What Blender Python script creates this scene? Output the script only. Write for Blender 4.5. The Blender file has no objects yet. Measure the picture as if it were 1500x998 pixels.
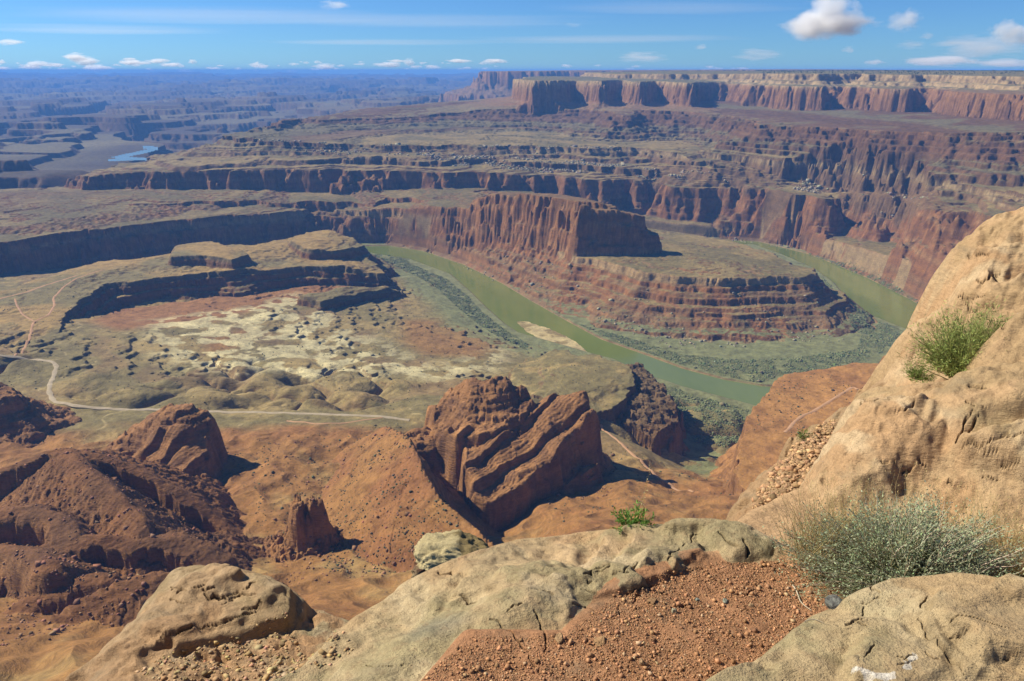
import bpy, math, random, os
import numpy as np
from concurrent.futures import ThreadPoolExecutor

# ---------------------------------------------------------------- camera, sky, sun, exposure
sc = bpy.context.scene
F = 1100.0 / 1500.0
PITCH = math.atan(395 / 1100)
cam = bpy.data.objects.new('camera', bpy.data.cameras.new('camera'))
sc.collection.objects.link(cam); sc.camera = cam
cam.data.sensor_width = 36; cam.data.lens = 36 * F
cam.data.clip_start = 0.1; cam.data.clip_end = 400000
cam.rotation_euler = (math.pi / 2 - PITCH, 0, 0)
cam.location = (0, 0, 0)

SUN_EL, SUN_AHEAD = math.radians(41), math.radians(20)      # sun at the left of the view, a touch ahead
sx, sy, sz = -math.cos(SUN_AHEAD) * math.cos(SUN_EL), math.sin(SUN_AHEAD) * math.cos(SUN_EL), math.sin(SUN_EL)
from mathutils import Vector
sun = bpy.data.objects.new('sun', bpy.data.lights.new('sun', 'SUN'))
sc.collection.objects.link(sun)
sun.data.energy = 5.0; sun.data.angle = math.radians(0.5); sun.data.color = (1.0, 0.94, 0.80)
sun.rotation_euler = Vector((sx, sy, sz)).to_track_quat('Z', 'Y').to_euler()
world = bpy.data.worlds.new('World'); sc.world = world; world.use_nodes = True
wn = world.node_tree; wn.nodes.clear()
w_out = wn.nodes.new('ShaderNodeOutputWorld'); w_bg = wn.nodes.new('ShaderNodeBackground')
w_sky = wn.nodes.new('ShaderNodeTexSky'); w_sky.sky_type = 'NISHITA'; w_sky.sun_disc = False
w_sky.sun_elevation = SUN_EL; w_sky.sun_rotation = math.atan2(sx, sy)
w_sky.altitude = 1800; w_sky.air_density = 1.0; w_sky.dust_density = 0.25; w_sky.ozone_density = 2.2
w_bg.inputs[1].default_value = 0.05
w_hs = wn.nodes.new('ShaderNodeMix'); w_hs.data_type = 'RGBA'; w_hs.blend_type = 'MULTIPLY'; w_hs.inputs[0].default_value = 1; w_hs.inputs[7].default_value = (.50, .92, 1.50, 1)
wn.links.new(w_sky.outputs[0], w_hs.inputs[6]); wn.links.new(w_hs.outputs[2], w_bg.inputs[0]); wn.links.new(w_bg.outputs[0], w_out.inputs[0])
sc.view_settings.view_transform = 'Standard'; sc.view_settings.look = 'None'
sc.view_settings.exposure = 0.62; sc.view_settings.gamma = 1.0
sc.render.engine = 'CYCLES'
sc.cycles.max_bounces = 6; sc.cycles.diffuse_bounces = 3; sc.cycles.volume_bounces = 4
sc.cycles.transparent_max_bounces = 16

# ---------------------------------------------------------------- helpers: view geometry used to survey the place
SP, CP = math.sin(PITCH), math.cos(PITCH)
def tand(py):
    v = (499 - py) / 1100
    return (SP - v * CP) / (CP + v * SP)
def at(px, py, z):
    v = (499 - py) / 1100; u = (px - 750) / 1100
    t = -z / (SP - v * CP)
    return (t * u, t * (CP + v * SP), z)
def aty(px, py, y):                       # the point of a sight line at distance y
    v = (499 - py) / 1100; u = (px - 750) / 1100
    t = y / (CP + v * SP)
    return (t * u, y, -y * tand(py))
def atyz(px, y, z):
    z = z + y * .0036
    td = -z / y; a = PITCH - math.atan(td)
    v = math.tan(a); t = y / (CP + v * SP)
    return (t * (px - 750) / 1100, y, z)
def P_(lst): return [at(*p) for p in lst]
def Y_(lst): return [aty(*p) for p in lst]

# ---------------------------------------------------------------- noise
_r = np.random.default_rng(11)
_ANG = _r.random((256, 256)).astype(np.float32) * 2 * np.pi
_GX, _GY = np.cos(_ANG), np.sin(_ANG)
def pn(x, y, seed=0):
    c, s = math.cos(seed * 1.7 + .5), math.sin(seed * 1.7 + .5)
    x, y = (x * c - y * s + seed * 13.37).astype(np.float32), (x * s + y * c + seed * 7.77).astype(np.float32)
    xf, yf = np.floor(x), np.floor(y)
    xi, yi = xf.astype(np.int32) & 255, yf.astype(np.int32) & 255
    xi1, yi1 = (xi + 1) & 255, (yi + 1) & 255
    fx, fy = x - xf, y - yf
    ux = fx * fx * fx * (fx * (fx * 6 - 15) + 10); uy = fy * fy * fy * (fy * (fy * 6 - 15) + 10)
    a = _GX[xi, yi] * fx + _GY[xi, yi] * fy
    b = _GX[xi1, yi] * (fx - 1) + _GY[xi1, yi] * fy
    c2 = _GX[xi, yi1] * fx + _GY[xi, yi1] * (fy - 1)
    d = _GX[xi1, yi1] * (fx - 1) + _GY[xi1, yi1] * (fy - 1)
    a = a + (b - a) * ux; c2 = c2 + (d - c2) * ux
    return (a + (c2 - a) * uy) * 1.5
def fbm(x, y, scale, octv=4, seed=0, gain=.5):
    r = 0; a = 1.0; f = 1.0 / scale
    for o in range(octv):
        r = r + a * pn(x * f, y * f, seed + o * 3 + 1); a *= gain; f *= 2.03
    return r
def sstep(a, b, x):
    t = np.clip((x - a) / (b - a), 0, 1); return t * t * (3 - 2 * t)
def mix(a, b, t):
    return a + (np.asarray(b, np.float32) - a) * (t[..., None] if np.ndim(t) else t)

# ---------------------------------------------------------------- fields on plan outlines
def sdf(pts, X, Y):                       # signed distance to a closed outline, negative inside
    p = np.array([q[:2] for q in pts], np.float64); n = len(p)
    D = np.full(X.shape, 1e18); ins = np.zeros(X.shape, bool)
    for i in range(n):
        ax, ay = p[i]; bx, by = p[(i + 1) % n]
        ex, ey = bx - ax, by - ay
        wx, wy = X - ax, Y - ay
        t = np.clip((wx * ex + wy * ey) / (ex * ex + ey * ey + 1e-9), 0, 1)
        D = np.minimum(D, (wx - ex * t) ** 2 + (wy - ey * t) ** 2)
        if ay != by:
            c = ((ay > Y) != (by > Y)) & (X < ex * (Y - ay) / (by - ay) + ax)
            ins ^= c
    D = np.sqrt(D); return np.where(ins, -D, D)
def idw(pts, X, Y, e=30.0, pw=1.6):
    num = 0; den = 0
    for x, y, z in pts:
        w = 1.0 / ((X - x) ** 2 + (Y - y) ** 2 + e * e) ** pw
        num = num + w * z; den = den + w
    return num / den
def crest(pts, X, Y):                     # distance to a crest line, side (+ = nearer/right side), crest height there
    best = np.full(X.shape, 1e18); side = np.zeros(X.shape); zc = np.zeros(X.shape)
    for (ax, ay, az), (bx, by, bz) in zip(pts[:-1], pts[1:]):
        ex, ey = bx - ax, by - ay; wx, wy = X - ax, Y - ay
        t = np.clip((wx * ex + wy * ey) / (ex * ex + ey * ey + 1e-9), 0, 1)
        d = (wx - ex * t) ** 2 + (wy - ey * t) ** 2
        m = d < best
        best = np.where(m, d, best); zc = np.where(m, az + (bz - az) * t, zc)
        side = np.where(m, np.sign(wx * ey - wy * ex), side)
    return np.sqrt(best), side, zc
def tps(ctrl, X, Y, lam=2.0):             # smooth ground through surveyed points
    c = np.array(ctrl, np.float64); sc_ = 1000.0
    def ph(r2): return np.where(r2 > 0, r2 * np.log(r2 + 1e-12), 0)
    q = c[:, :2] / sc_; n = len(q)
    K = ph(((q[:, None] - q[None]) ** 2).sum(-1)) + np.eye(n) * lam * 1e-3
    Pm = np.hstack([np.ones((n, 1)), q])
    A = np.block([[K, Pm], [Pm.T, np.zeros((3, 3))]])
    w = np.linalg.solve(A, np.concatenate([c[:, 2], np.zeros(3)]))
    out = w[n] + w[n + 1] * X / sc_ + w[n + 2] * Y / sc_
    for i in range(n):
        out = out + w[i] * ph((X / sc_ - q[i, 0]) ** 2 + (Y / sc_ - q[i, 1]) ** 2)
    return out
# ---------------------------------------------------------------- the canyon: a survey of rims, crests and ground
Q = 1.0
def rowset():
    y = [10.0]
    while y[-1] < 38000:
        t = y[-1]
        if t < 120: s = 6.0
        elif t < 560: s = 1.5
        elif t < 1300: s = 1.05
        elif t < 3300: s = 2.0
        elif t < 5000: s = 3.6
        elif t < 7000: s = 10.0
        else: s = t * 0.0065
        y.append(t + s / Q)
    return np.array(y)
YR = rowset(); NC = int(1500 * Q)
UR = np.linspace(-0.92, 0.88, NC)
NR = len(YR); CS = 4                       # coarse fields on every fourth row and column
ci = np.unique(np.append(np.arange(0, NR, CS), NR - 1)); cj = np.unique(np.append(np.arange(0, NC, CS), NC - 1))
CY = YR[ci][:, None] + 0 * UR[cj][None]; CX = YR[ci][:, None] * UR[cj][None]

FAR = 60000.0
def far_close(pts, right=True, yfar=FAR):
    return pts + [(yfar * 1.0, yfar, None), (0, yfar, None)]

RIVER = P_([(p[0], p[1], -600) for p in [
 (200,410),(300,397),(380,382),(450,372),(520,361),(570,360),(620,368),(680,388),(735,415),(780,442),(830,470),(880,497),(940,518),(1000,540),(1060,556),(1118,566),
 (1200,570),(1270,548),(1320,512),(1338,487),(1305,474),(1280,464),(1248,441),(1236,432),(1222,415),(1195,395),(1150,375),(1105,359),(1060,358),(1000,356),(900,348),(800,340),
 (800,334),(900,340),(1000,348),(1060,351),(1110,354),(1143,362),(1180,371),(1215,384),(1270,407),(1330,437),(1365,458),(1400,482),(1420,520),(1350,570),(1250,605),(1150,607),
 (1095,592),(1050,580),(1000,567),(950,550),(900,527),(862,517),(800,499),(760,488),(740,475),(712,450),(690,428),(660,402),(600,380),(540,371),(480,383),(400,399),(300,416),(200,434)]])
FAR_RIVER = P_([(p[0], p[1], -480) for p in [(165,236),(205,234.5),(245,236),(245,233.5),(205,231.8),(182,230.8),(188,228.5),(207,224.8),(229,219),(219,214.5),(213,215),(221,219),(203,223.5),(183,227.2),(171,230.5),(178,232.8),(165,234)]])

PROF = {
 'wingate': [(0,0),(4,-22),(8,-30),(13,-70),(20,-112),(26,-120),(110,-168),(260,-222),(420,-245)],
 'cap': [(0,0),(4,-12),(14,-16),(18,-28),(60,-38),(64,-48),(130,-62)],
 'moenkopi': [(0,0),(5,-12),(36,-30),(40,-38),(66,-48),(70,-58),(95,-68),(99,-78),(124,-86),(127,-93),(200,-112)],
 'whiterim': [(0,0),(5,-15),(36,-32),(80,-52),(120,-64),(126,-70),(150,-78)],
 'cutler': [(0,0),(4,-10),(30,-48),(36,-66),(56,-88),(78,-106),(100,-118)],
 'inner': [(0,0),(4,-22),(9,-27),(14,-55),(20,-59),(28,-82),(80,-104),(160,-118)],
 'sheer': [(0,0),(5,-28),(8,-33),(13,-66),(18,-72),(25,-100),(36,-110),(60,-118)],
 'ridge': [(0,0),(7,-30),(12,-35),(22,-86),(28,-92),(42,-146),(54,-163),(90,-190),(200,-262)],
 'plate': [(0,0),(5,-17),(14,-21),(18,-30),(44,-44),(48,-54),(80,-64),(84,-74),(150,-98),(190,-112)],
 'mesa_n': [(0,0),(4,-12),(11,-15),(14,-26),(24,-30),(28,-42),(44,-50),(60,-58),(120,-84)],
 'tower': [(0,0),(5,-20),(8,-26),(14,-70),(20,-88),(50,-112),(120,-160)],
 'fin': [(0,0),(2.5,-5),(6,-14),(11,-34),(16,-58),(22,-78),(40,-96),(90,-130)],
 'slab': [(0,0),(2,-3),(5,-16),(9,-44),(13,-66),(20,-82),(50,-105)],
 'bench': [(0,0),(4,-30),(9,-42),(15,-84),(26,-104),(60,-136)],
 'stack': [(0,0),(1.5,-10),(3,-14),(5,-30),(8,-38),(16,-44),(60,-75)],
 'hillcliff': [(0,0),(4,-18),(8,-22),(12,-50),(17,-55),(22,-80),(40,-98),(70,-108)],
 'lower': [(0,0),(4,-12),(10,-15),(14,-26),(40,-40),(70,-52)],
 'knob': [(0,0),(3,-7),(7,-10),(10,-22),(30,-38),(80,-70)],
}
# name, outline, profile, inside rise, edge noise (200 m, 60 m, 20 m, flutes), region
L = []
def land(name, pts, prof, rise=.02, cap=8, warp=(30, 12, 4, 3), region='terrain', e=60, ymin=0, ymax=2e5):
    L.append(dict(name=name, pts=pts, prof=np.array(PROF[prof], np.float64), rise=rise, cap=cap, warp=warp, region=region, e=e, ymin=ymin, ymax=ymax))

# far: Wingate mesa and its pale upper tier
WG = [atyz(*p) for p in [(775,5900,-60),(757,5200,-64),(763,4850,-66),(782,4560,-68),(810,4600,-68),(840,4800,-70),(866,4640,-70),(883,4540,-70),(890,5050,-72),(914,5100,-72),
 (924,4560,-73),(938,4480,-74),(962,4950,-76),(985,4600,-77),(1003,4420,-78),(1016,4340,-79),(1022,4900,-82),(1080,5000,-84),(1130,4800,-86),(1136,4150,-86),(1165,4020,-86),(1205,3930,-88),
 (1214,4420,-90),(1264,4420,-90),(1271,3800,-90),(1305,3650,-91),(1334,3580,-92),(1342,4050,-94),(1387,4020,-94),(1390,3340,-93),(1412,3220,-93),(1450,3080,-94),(1500,2900,-95),(1560,2750,-95),(1640,2650,-95)]]
land('wingate', WG + [(9000, 5000, None), (16000, 16000, None), (8000, 16000, None), (3500, 8000, None)], 'wingate', rise=.03, cap=14, warp=(16, 16, 6, 9), region='mesa', e=120, ymin=1500, ymax=16000)
UP = [atyz(*p) for p in [(860,6200,-34),(900,5400,-38),(1000,5200,-38),(1060,5150,-36),(1128,4760,-32),(1145,4420,-30),(1205,4220,-30),(1218,4400,-30),(1258,4400,-30),(1276,4050,-30),(1330,3880,-32),(1350,4050,-33),(1395,3800,-34),(1450,3500,-34),(1520,3250,-34),(1640,3000,-34)]]
land('upper', UP + [(9000, 5400, None), (15000, 15000, None), (8000, 15500, None), (3800, 8200, None)], 'cap', rise=.03, cap=16, warp=(50, 25, 8, 4), region='mesa', e=120, ymin=1500, ymax=16000)
FM = [atyz(*p) for p in [(705,9800,-40),(716,8900,-42),(780,9000,-40),(830,9400,-36),(900,9300,-36),(980,9500,-30),(1100,9400,-24),(1250,9400,-20)]]
land('farmesa', FM + [(9000, 14000, None), (4000, 15500, None), (200, 12500, None)], 'wingate', rise=.01, cap=10, warp=(120, 60, 12, 6), region='far_mesa', e=300, ymin=7000, ymax=20000)
# banded slopes
MK = [at(*p) for p in [(395,181,-250),(425,173,-246),(470,175,-247),(560,173,-246),(620,170,-242),(660,165,-232),(720,159,-208),(800,159,-207),(880,162,-211),(915,170,-216)]] + \
     [atyz(*p) for p in [(935,4300,-216),(1000,4150,-218),(1060,3950,-220),(1098,3600,-224)]] + \
     [aty(*p) for p in [(1113,183,3280),(1150,185,3230),(1200,187,3090),(1250,190,2960),(1300,192,2830),(1380,196,2640),(1440,194,2560),(1500,192,2460),(1620,190,2300)]]
land('moenkopi', MK + [(8000, 3600, None), (12000, 14000, None), (2000, 14000, None), (-300, 6500, None), (-1000, 5200, None)], 'moenkopi', rise=.05, cap=30, warp=(45, 26, 8, 4), region='terraces', e=120, ymin=1500, ymax=15000)
WR = [aty(*p) for p in [(360,192,3900),(330,197,3640),(345,201,3480),(420,206,3380),(500,212,3420),(620,212,3440),(750,213,3460),(870,216,3440),(940,215,3480)]] + \
     [aty(*p) for p in [(985,222,3290),(1040,236,3130),(1110,246,2990),(1150,250,3010),(1200,256,2970),(1250,261,2900),(1300,266,2600),(1400,274,2260),(1500,284,2030),(1620,292,1850)]]
WR = [(x + 60 * (x > 1100 and y < 2700), y, z) for x, y, z in WR]
land('whiterim', WR + [(7000, 2600, None), (12000, 9000, None), (0, 9000, None), (-900, 6000, None)], 'whiterim', rise=.008, cap=6, warp=(55, 28, 9, 3), region='terraces', e=120, ymin=1500, ymax=12000)
CU = [aty(*p) for p in [(250,226,3660),(180,240,3400),(136,256,3100),(126,266,2930),(140,258,2960),(160,251,3000),(260,247,3030),(400,248,3070),(560,251,3080),(700,252,3080),(820,258,3080)]] + \
     [aty(*p) for p in [(900,263,3080),(950,267,3040),(962,262,3140),(982,264,3150),(992,273,3000),(1040,276,2950),(1100,277,2880),(1165,281,2750),(1196,284,2660),(1212,288,2690),(1226,294,2780),(1250,296,2800),(1266,303,2560),(1290,306,2430),(1350,308,2200),(1420,310,2010),(1500,315,1830),(1620,322,1650)]]
CU = [(x + 50 * (x > 1100 and y < 2650), y, z) for x, y, z in CU]
land('cutler', CU + [(6000, 2300, None), (9000, 7000, None), (500, 7000, None), (-900, 5200, None), (-1300, 4400, None)], 'cutler', rise=.10, cap=36, warp=(80, 34, 7, 2.5), region='canyon_wall', e=100, ymin=1200, ymax=8000)
land('cutler2', list(L[-1]['pts']), 'lower', rise=.04, cap=10, warp=(95, 40, 9, 3), region='canyon_wall', e=100, ymin=1200, ymax=8000)
L[-1].update(off=120, dz=-92)
def rimover(px, rim, bank, back=44): return aty(px, rim, 600 / tand(bank) + back)
IN_R = [rimover(*p) for p in [(760,309,331,30),(850,314,337,30),(900,318,341,30),(1000,327,350,24),(1075,335,353),(1120,340,356),(1143,343,361),(1146,342,362,90),(1174,340,367,120),(1180,344,370),(1215,351,383),(1240,358,394),(1270,367,408),(1300,376,423),(1330,386,438),(1365,396,458),(1400,408,482),(1440,420,510),(1520,445,560)]]
land('inner_r', IN_R + [(4000, 1700, None), (7000, 5000, None), (0, 5000, None)], 'sheer', rise=.04, cap=16, warp=(4, 6, 5, 5), region='canyon_wall', e=60, ymin=1200, ymax=6000)
IN_L = [aty(*p) for p in [(-120,370,1950),(0,352,2120),(100,336,2270),(200,326,2420),(300,318,2560),(400,311,2690),(440,307,2770),(462,305,2860),(480,308,2840),(510,308,2800),(540,306,2780),(570,305,2740),(600,302,2690),(640,303,2610),(670,304,2540),(705,304,2460)]]
land('inner_l', IN_L + [(150, 3050, None), (-100, 3300, None), (-1500, 3250, None), (-2300, 2950, None), (-4500, 2900, None), (-4500, 2300, None)], 'ridge', rise=.06, cap=34, warp=(8, 12, 7, 5), region='canyon_wall', e=60, ymin=1200, ymax=6000)
# gooseneck peninsula
P1 = P_([(840,376,-492),(880,380,-490),(940,398,-490),(1000,405,-490),(1060,408,-490),(1120,405,-490),(1180,404,-491),(1196,398,-494),(1190,392,-498),(1163,386,-500),(1133,370,-508),(1100,361,-515),(1083,355,-522),(1040,348,-530),(980,338,-535),(900,328,-535),(800,322,-535),(740,320,-530),(740,345,-520),(790,362,-505)])
land('plate', P1, 'plate', rise=.03, cap=12, warp=(6, 9, 3.5, 3), region='butte', e=60, ymin=1200, ymax=4200)
ML = [aty(*p) for p in [(-90,309,2440),(0,308,2480),(60,304,2560),(110,300,2640),(140,303,2640),(170,296,2720),(230,300,2690),(290,294,2780),(350,297,2760),(420,293,2840),(500,296,2850),(570,291,2870),(640,290,2830),(700,288,2770)]]
land('mid_l', ML + [(-60, 3200, None), (-1500, 3200, None), (-2300, 2900, None), (-4500, 2850, None)], 'lower', rise=.05, cap=20, warp=(60, 30, 8, 4), region='canyon_wall', e=100, ymin=1200, ymax=6000)
MC = [aty(*p) for p in [(215,236,3330),(260,231,3240),(340,228,3260),(420,231,3200),(520,229,3240),(620,232,3230),(720,233,3250),(800,238,3220),(880,243,3200),(950,249,3150)]]
land('mid_c', MC + [(700, 3500, None), (500, 4200, None), (-900, 4200, None)], 'lower', rise=.05, cap=14, warp=(60, 30, 8, 4), region='terraces', e=100, ymin=1500, ymax=6000)
R2 = [aty(*p) for p in [(690,302,2490),(704,289,2455),(722,283,2420),(740,282,2390),(775,284,2310),(800,286,2255),(828,289,2195),(850,292,2155),(880,297,2140),(902,301,2138),(905,299,2175),(880,294,2220),(840,288,2270),(790,283,2400),(740,280,2490),(705,287,2530)]]
land('tall', R2, 'ridge', rise=.02, cap=5, warp=(2, 9, 9, 5), region='butte', e=30, ymin=1500, ymax=3200)
R3 = [aty(*p) for p in [(850,300,2112),(900,306,2110),(925,312,2108),(942,318,2112),(945,317,2150),(920,310,2190),(860,300,2220)]]
land('step', R3, 'ridge', rise=.02, cap=5, warp=(1, 4, 5, 4), region='butte', e=30, ymin=1500, ymax=3200)
R4 = [aty(*p) for p in [(900,330,2104),(938,338,2102),(962,345,2106),(966,344,2130),(950,336,2170),(900,325,2200)]]
land('toe', R4, 'tower', rise=.02, cap=3, warp=(0, 3, 4, 4), region='butte', e=30, ymin=1500, ymax=3200)
# near side: mesa with the red alcove
N1 = P_([(-140,440,-488),(0,427,-486),(40,414,-485),(85,398,-485),(120,387,-485),(190,374,-485),(243,366,-485),(300,354,-484),(370,358,-482),(455,340,-484),(500,346,-498),(535,362,-513),(549,386,-522),(566,404,-540),
 (548,396,-523),(500,388,-506),(430,389,-500),(330,396,-491),(230,405,-488),(155,415,-487),(116,440,-488),(92,468,-491),(84,486,-494),(-140,570,-505)])
land('mesa_n', N1, 'mesa_n', rise=.02, cap=6, warp=(5, 9, 5, 4), region='alcove', e=40, ymin=900, ymax=3000)
C1 = P_([(250,376,-464),(262,354,-464),(300,349,-464),(340,362,-466),(366,372,-470),(340,380,-468),(300,374,-464)])
land('cap1', C1, 'knob', rise=.12, cap=8, warp=(2, 4, 3, 2), region='alcove', e=20, ymin=900, ymax=3000)
C2 = P_([(425,352,-472),(450,340,-470),(482,336,-468),(515,347,-478),(532,360,-492),(500,366,-486),(450,366,-478)])
land('cap2', C2, 'knob', rise=.08, cap=8, warp=(2, 6, 4, 2), region='alcove', e=20, ymin=900, ymax=3000)
C3 = P_([(440,432,-520),(500,420,-524),(560,418,-538),(590,424,-556),(520,430,-535),(470,442,-528)])
land('ledge', C3, 'knob', rise=.05, cap=3, warp=(2, 5, 3, 2), region='alcove', e=20, ymin=900, ymax=3000)
# green hill with the dark river cliff
N2 = P_([(775,522,-545),(830,511,-520),(895,528,-500),(915,534,-500),(926,556,-506),(918,584,-511),(900,602,-514),(872,607,-508),(810,592,-503),(742,562,-522)])
land('hill', N2, 'hillcliff', rise=.10, cap=14, warp=(3, 7, 5, 4), region='hill', e=30, ymin=700, ymax=2000)
N2b = P_([(918,536,-510),(940,533,-512),(962,552,-520),(984,584,-528),(990,618,-540),(952,640,-546),(905,622,-538),(890,610,-530),(912,585,-522)])
land('hill2', N2b, 'hillcliff', rise=.05, cap=4, warp=(3, 7, 9, 7), region='river_cliff', e=20, ymin=700, ymax=2000)
# red bench at the right
N4 = P_([(1145,549,-456),(1118,576,-454),(1098,606,-453),(1086,640,-453),(1078,676,-456),(1086,712,-466),(1110,760,-440),(1500,900,-300),(1700,700,-400),(1600,545,-440),(1400,530,-445),(1290,531,-450)])
land('red_bench', N4, 'bench', rise=.03, cap=10, warp=(3, 6, 3, 4), region='red_bench', e=60, ymin=250, ymax=2000)
N4b = [aty(*p) for p in [(1292,538,1020),(1310,515,1010),(1335,505,1000),(1420,500,990),(1420,560,900),(1300,560,960)]]
land('red_knob', N4b, 'fin', rise=.05, cap=6, warp=(2, 5, 3, 3), region='red_bench', e=60, ymin=250, ymax=2000)
# rock fins
FA = [aty(*p) for p in [(636,592,905),(662,566,918),(690,552,915),(735,547,918),(765,566,915),(782,584,900),(770,606,872),(722,628,838),(672,640,826),(636,626,862)]]
land('fin_block', FA, 'fin', rise=.16, cap=9, warp=(0, 6, 4, 3), region='rock_fin', e=10, ymin=400, ymax=1400)
FS = [aty(*p) for p in [(770,592,905),(818,577,912),(856,574,908),(868,600,884),(838,640,846),(790,690,792),(748,728,754),(722,740,744),(704,732,748),(692,705,766),(686,680,786),(680,655,818),(722,628,848)]]
land('fin_slab', FS, 'slab', rise=.02, cap=3, warp=(0, 5, 4, 3), region='rock_fin', e=10, ymin=400, ymax=1400)
FK = [aty(*p) for p in [(588,640,856),(604,626,872),(628,622,880),(636,640,850),(610,650,838)]]
land('fin_knob', FK, 'knob', rise=.1, cap=5, warp=(0, 4, 4, 2), region='rock_fin', e=10, ymin=400, ymax=1400)
FO = [aty(*p) for p in [(500,694,800),(520,672,812),(556,652,830),(582,640,845),(585,655,826),(548,690,785),(520,704,775)]]
land('fin_outcrop', FO, 'knob', rise=.1, cap=6, warp=(0, 5, 5, 3), region='red_ridge', e=10, ymin=400, ymax=1400)
FT = [aty(*p) for p in [(424,738,628),(430,726,632),(438,724,632),(443,736,624),(436,748,616),(427,748,618)]]
land('pillar', FT, 'stack', rise=.1, cap=2, warp=(0, 1, 2, 1.2), region='rock_pillar', e=10, ymin=300, ymax=1200)
FT2 = [aty(*p) for p in [(448,730,632),(456,724,634),(470,730,630),(474,742,622),(462,740,622),(452,742,620)]]
land('pillar2', FT2, 'stack', rise=.1, cap=2, warp=(0, 1, 2, 1.2), region='rock_pillar', e=10, ymin=300, ymax=1200)
FR = [aty(*p) for p in [(815,696,828),(850,680,838),(872,680,836),(868,698,820),(830,708,812)]]
land('fin_rubble', FR, 'knob', rise=.1, cap=3, warp=(0, 5, 5, 3), region='rock_fin', e=10, ymin=400, ymax=1400)
FB = [aty(*p) for p in [(146,660,880),(176,640,888),(205,618,890),(228,600,885),(250,590,880),(275,588,875),(293,594,872),(303,608,866),(308,634,850),(304,665,822),(296,692,797),(268,694,794),(225,680,808),(185,672,832)]]
land('fin_left', FB, 'fin', rise=.18, cap=8, warp=(0, 6, 5, 3), region='rock_dome', e=10, ymin=400, ymax=1400)
FC = [aty(*p) for p in [(-60,560,1010),(-10,556,1010),(22,566,1000),(26,580,980),(-20,590,960),(-80,590,960)]]
land('fin_edge', FC, 'knob', rise=.18, cap=8, warp=(0, 6, 5, 3), region='rock_knob', e=10, ymin=400, ymax=1400)

# crest lines: outline, [far-side profile], [near-side profile]
R = []
def ridge(pts, far, near, region, warp=(6, 3, 2)):
    R.append(dict(pts=Y_(pts), far=np.array(far, float), near=np.array(near, float), region=region, warp=warp))
ridge([(570,624,880),(600,640,770),(622,690,668),(646,732,610),(690,766,572),(716,790,545),(752,822,505)], [(0,0),(3,-6),(10,-26),(40,-72),(100,-122)], [(0,0),(6,-2),(40,-23),(100,-64),(170,-108)], 'red_ridge', (5, 4, 3))
ridge([(-90,708,690),(-10,690,695),(40,670,702),(90,655,708),(150,667,708),(210,690,702),(262,716,692),(310,750,680),(350,784,664)], [(0,0),(5,-3),(60,-40),(160,-100)], [(0,0),(9,-3),(14,-26),(20,-31),(26,-66),(36,-73),(60,-88),(120,-120)], 'red_hill', (9, 6, 4))
ridge([(-60,800,560),(0,800,556),(40,806,540),(70,822,515)], [(0,0),(8,-3),(50,-36),(140,-100)], [(0,0),(8,-3),(16,-14),(20,-26),(60,-52),(140,-110)], 'red_hill')
ridge([(100,657,706),(135,692,660),(180,726,625),(212,762,592)], [(0,0),(5,-3),(16,-16),(60,-62),(120,-110)], [(0,0),(6,-1),(60,-38),(140,-100)], 'red_hill')
ridge([(-60,760,600),(0,748,606),(45,741,610),(86,756,596),(104,778,576)], [(0,0),(8,-2),(50,-36),(140,-100)], [(0,0),(10,-3),(16,-8),(20,-26),(30,-34),(90,-75),(150,-110)], 'red_hill', (8, 6, 4))
ridge([(-80,878,500),(-20,842,530),(30,814,552),(80,793,566),(130,784,572),(200,790,572),(262,788,580),(300,800,576),(318,818,566)], [(0,0),(8,-3),(60,-40),(160,-100)], [(0,0),(16,-4),(21,-28),(27,-32),(33,-62),(50,-74),(100,-105)], 'red_hill', (9, 6, 4))
ridge([(-60,1010,392),(20,945,420),(80,897,445),(130,868,458),(172,850,468),(224,836,478)], [(0,0),(5,-6),(12,-22),(60,-60),(160,-100)], [(0,0),(10,-3),(60,-26),(200,-90)], 'red_hill')
ridge([(-80,930,470),(0,900,480),(60,862,500),(110,846,512),(150,838,516)], [(0,0),(5,-4),(12,-14),(60,-50),(160,-100)], [(0,0),(10,-3),(16,-10),(60,-40),(200,-110)], 'red_hill')

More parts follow.
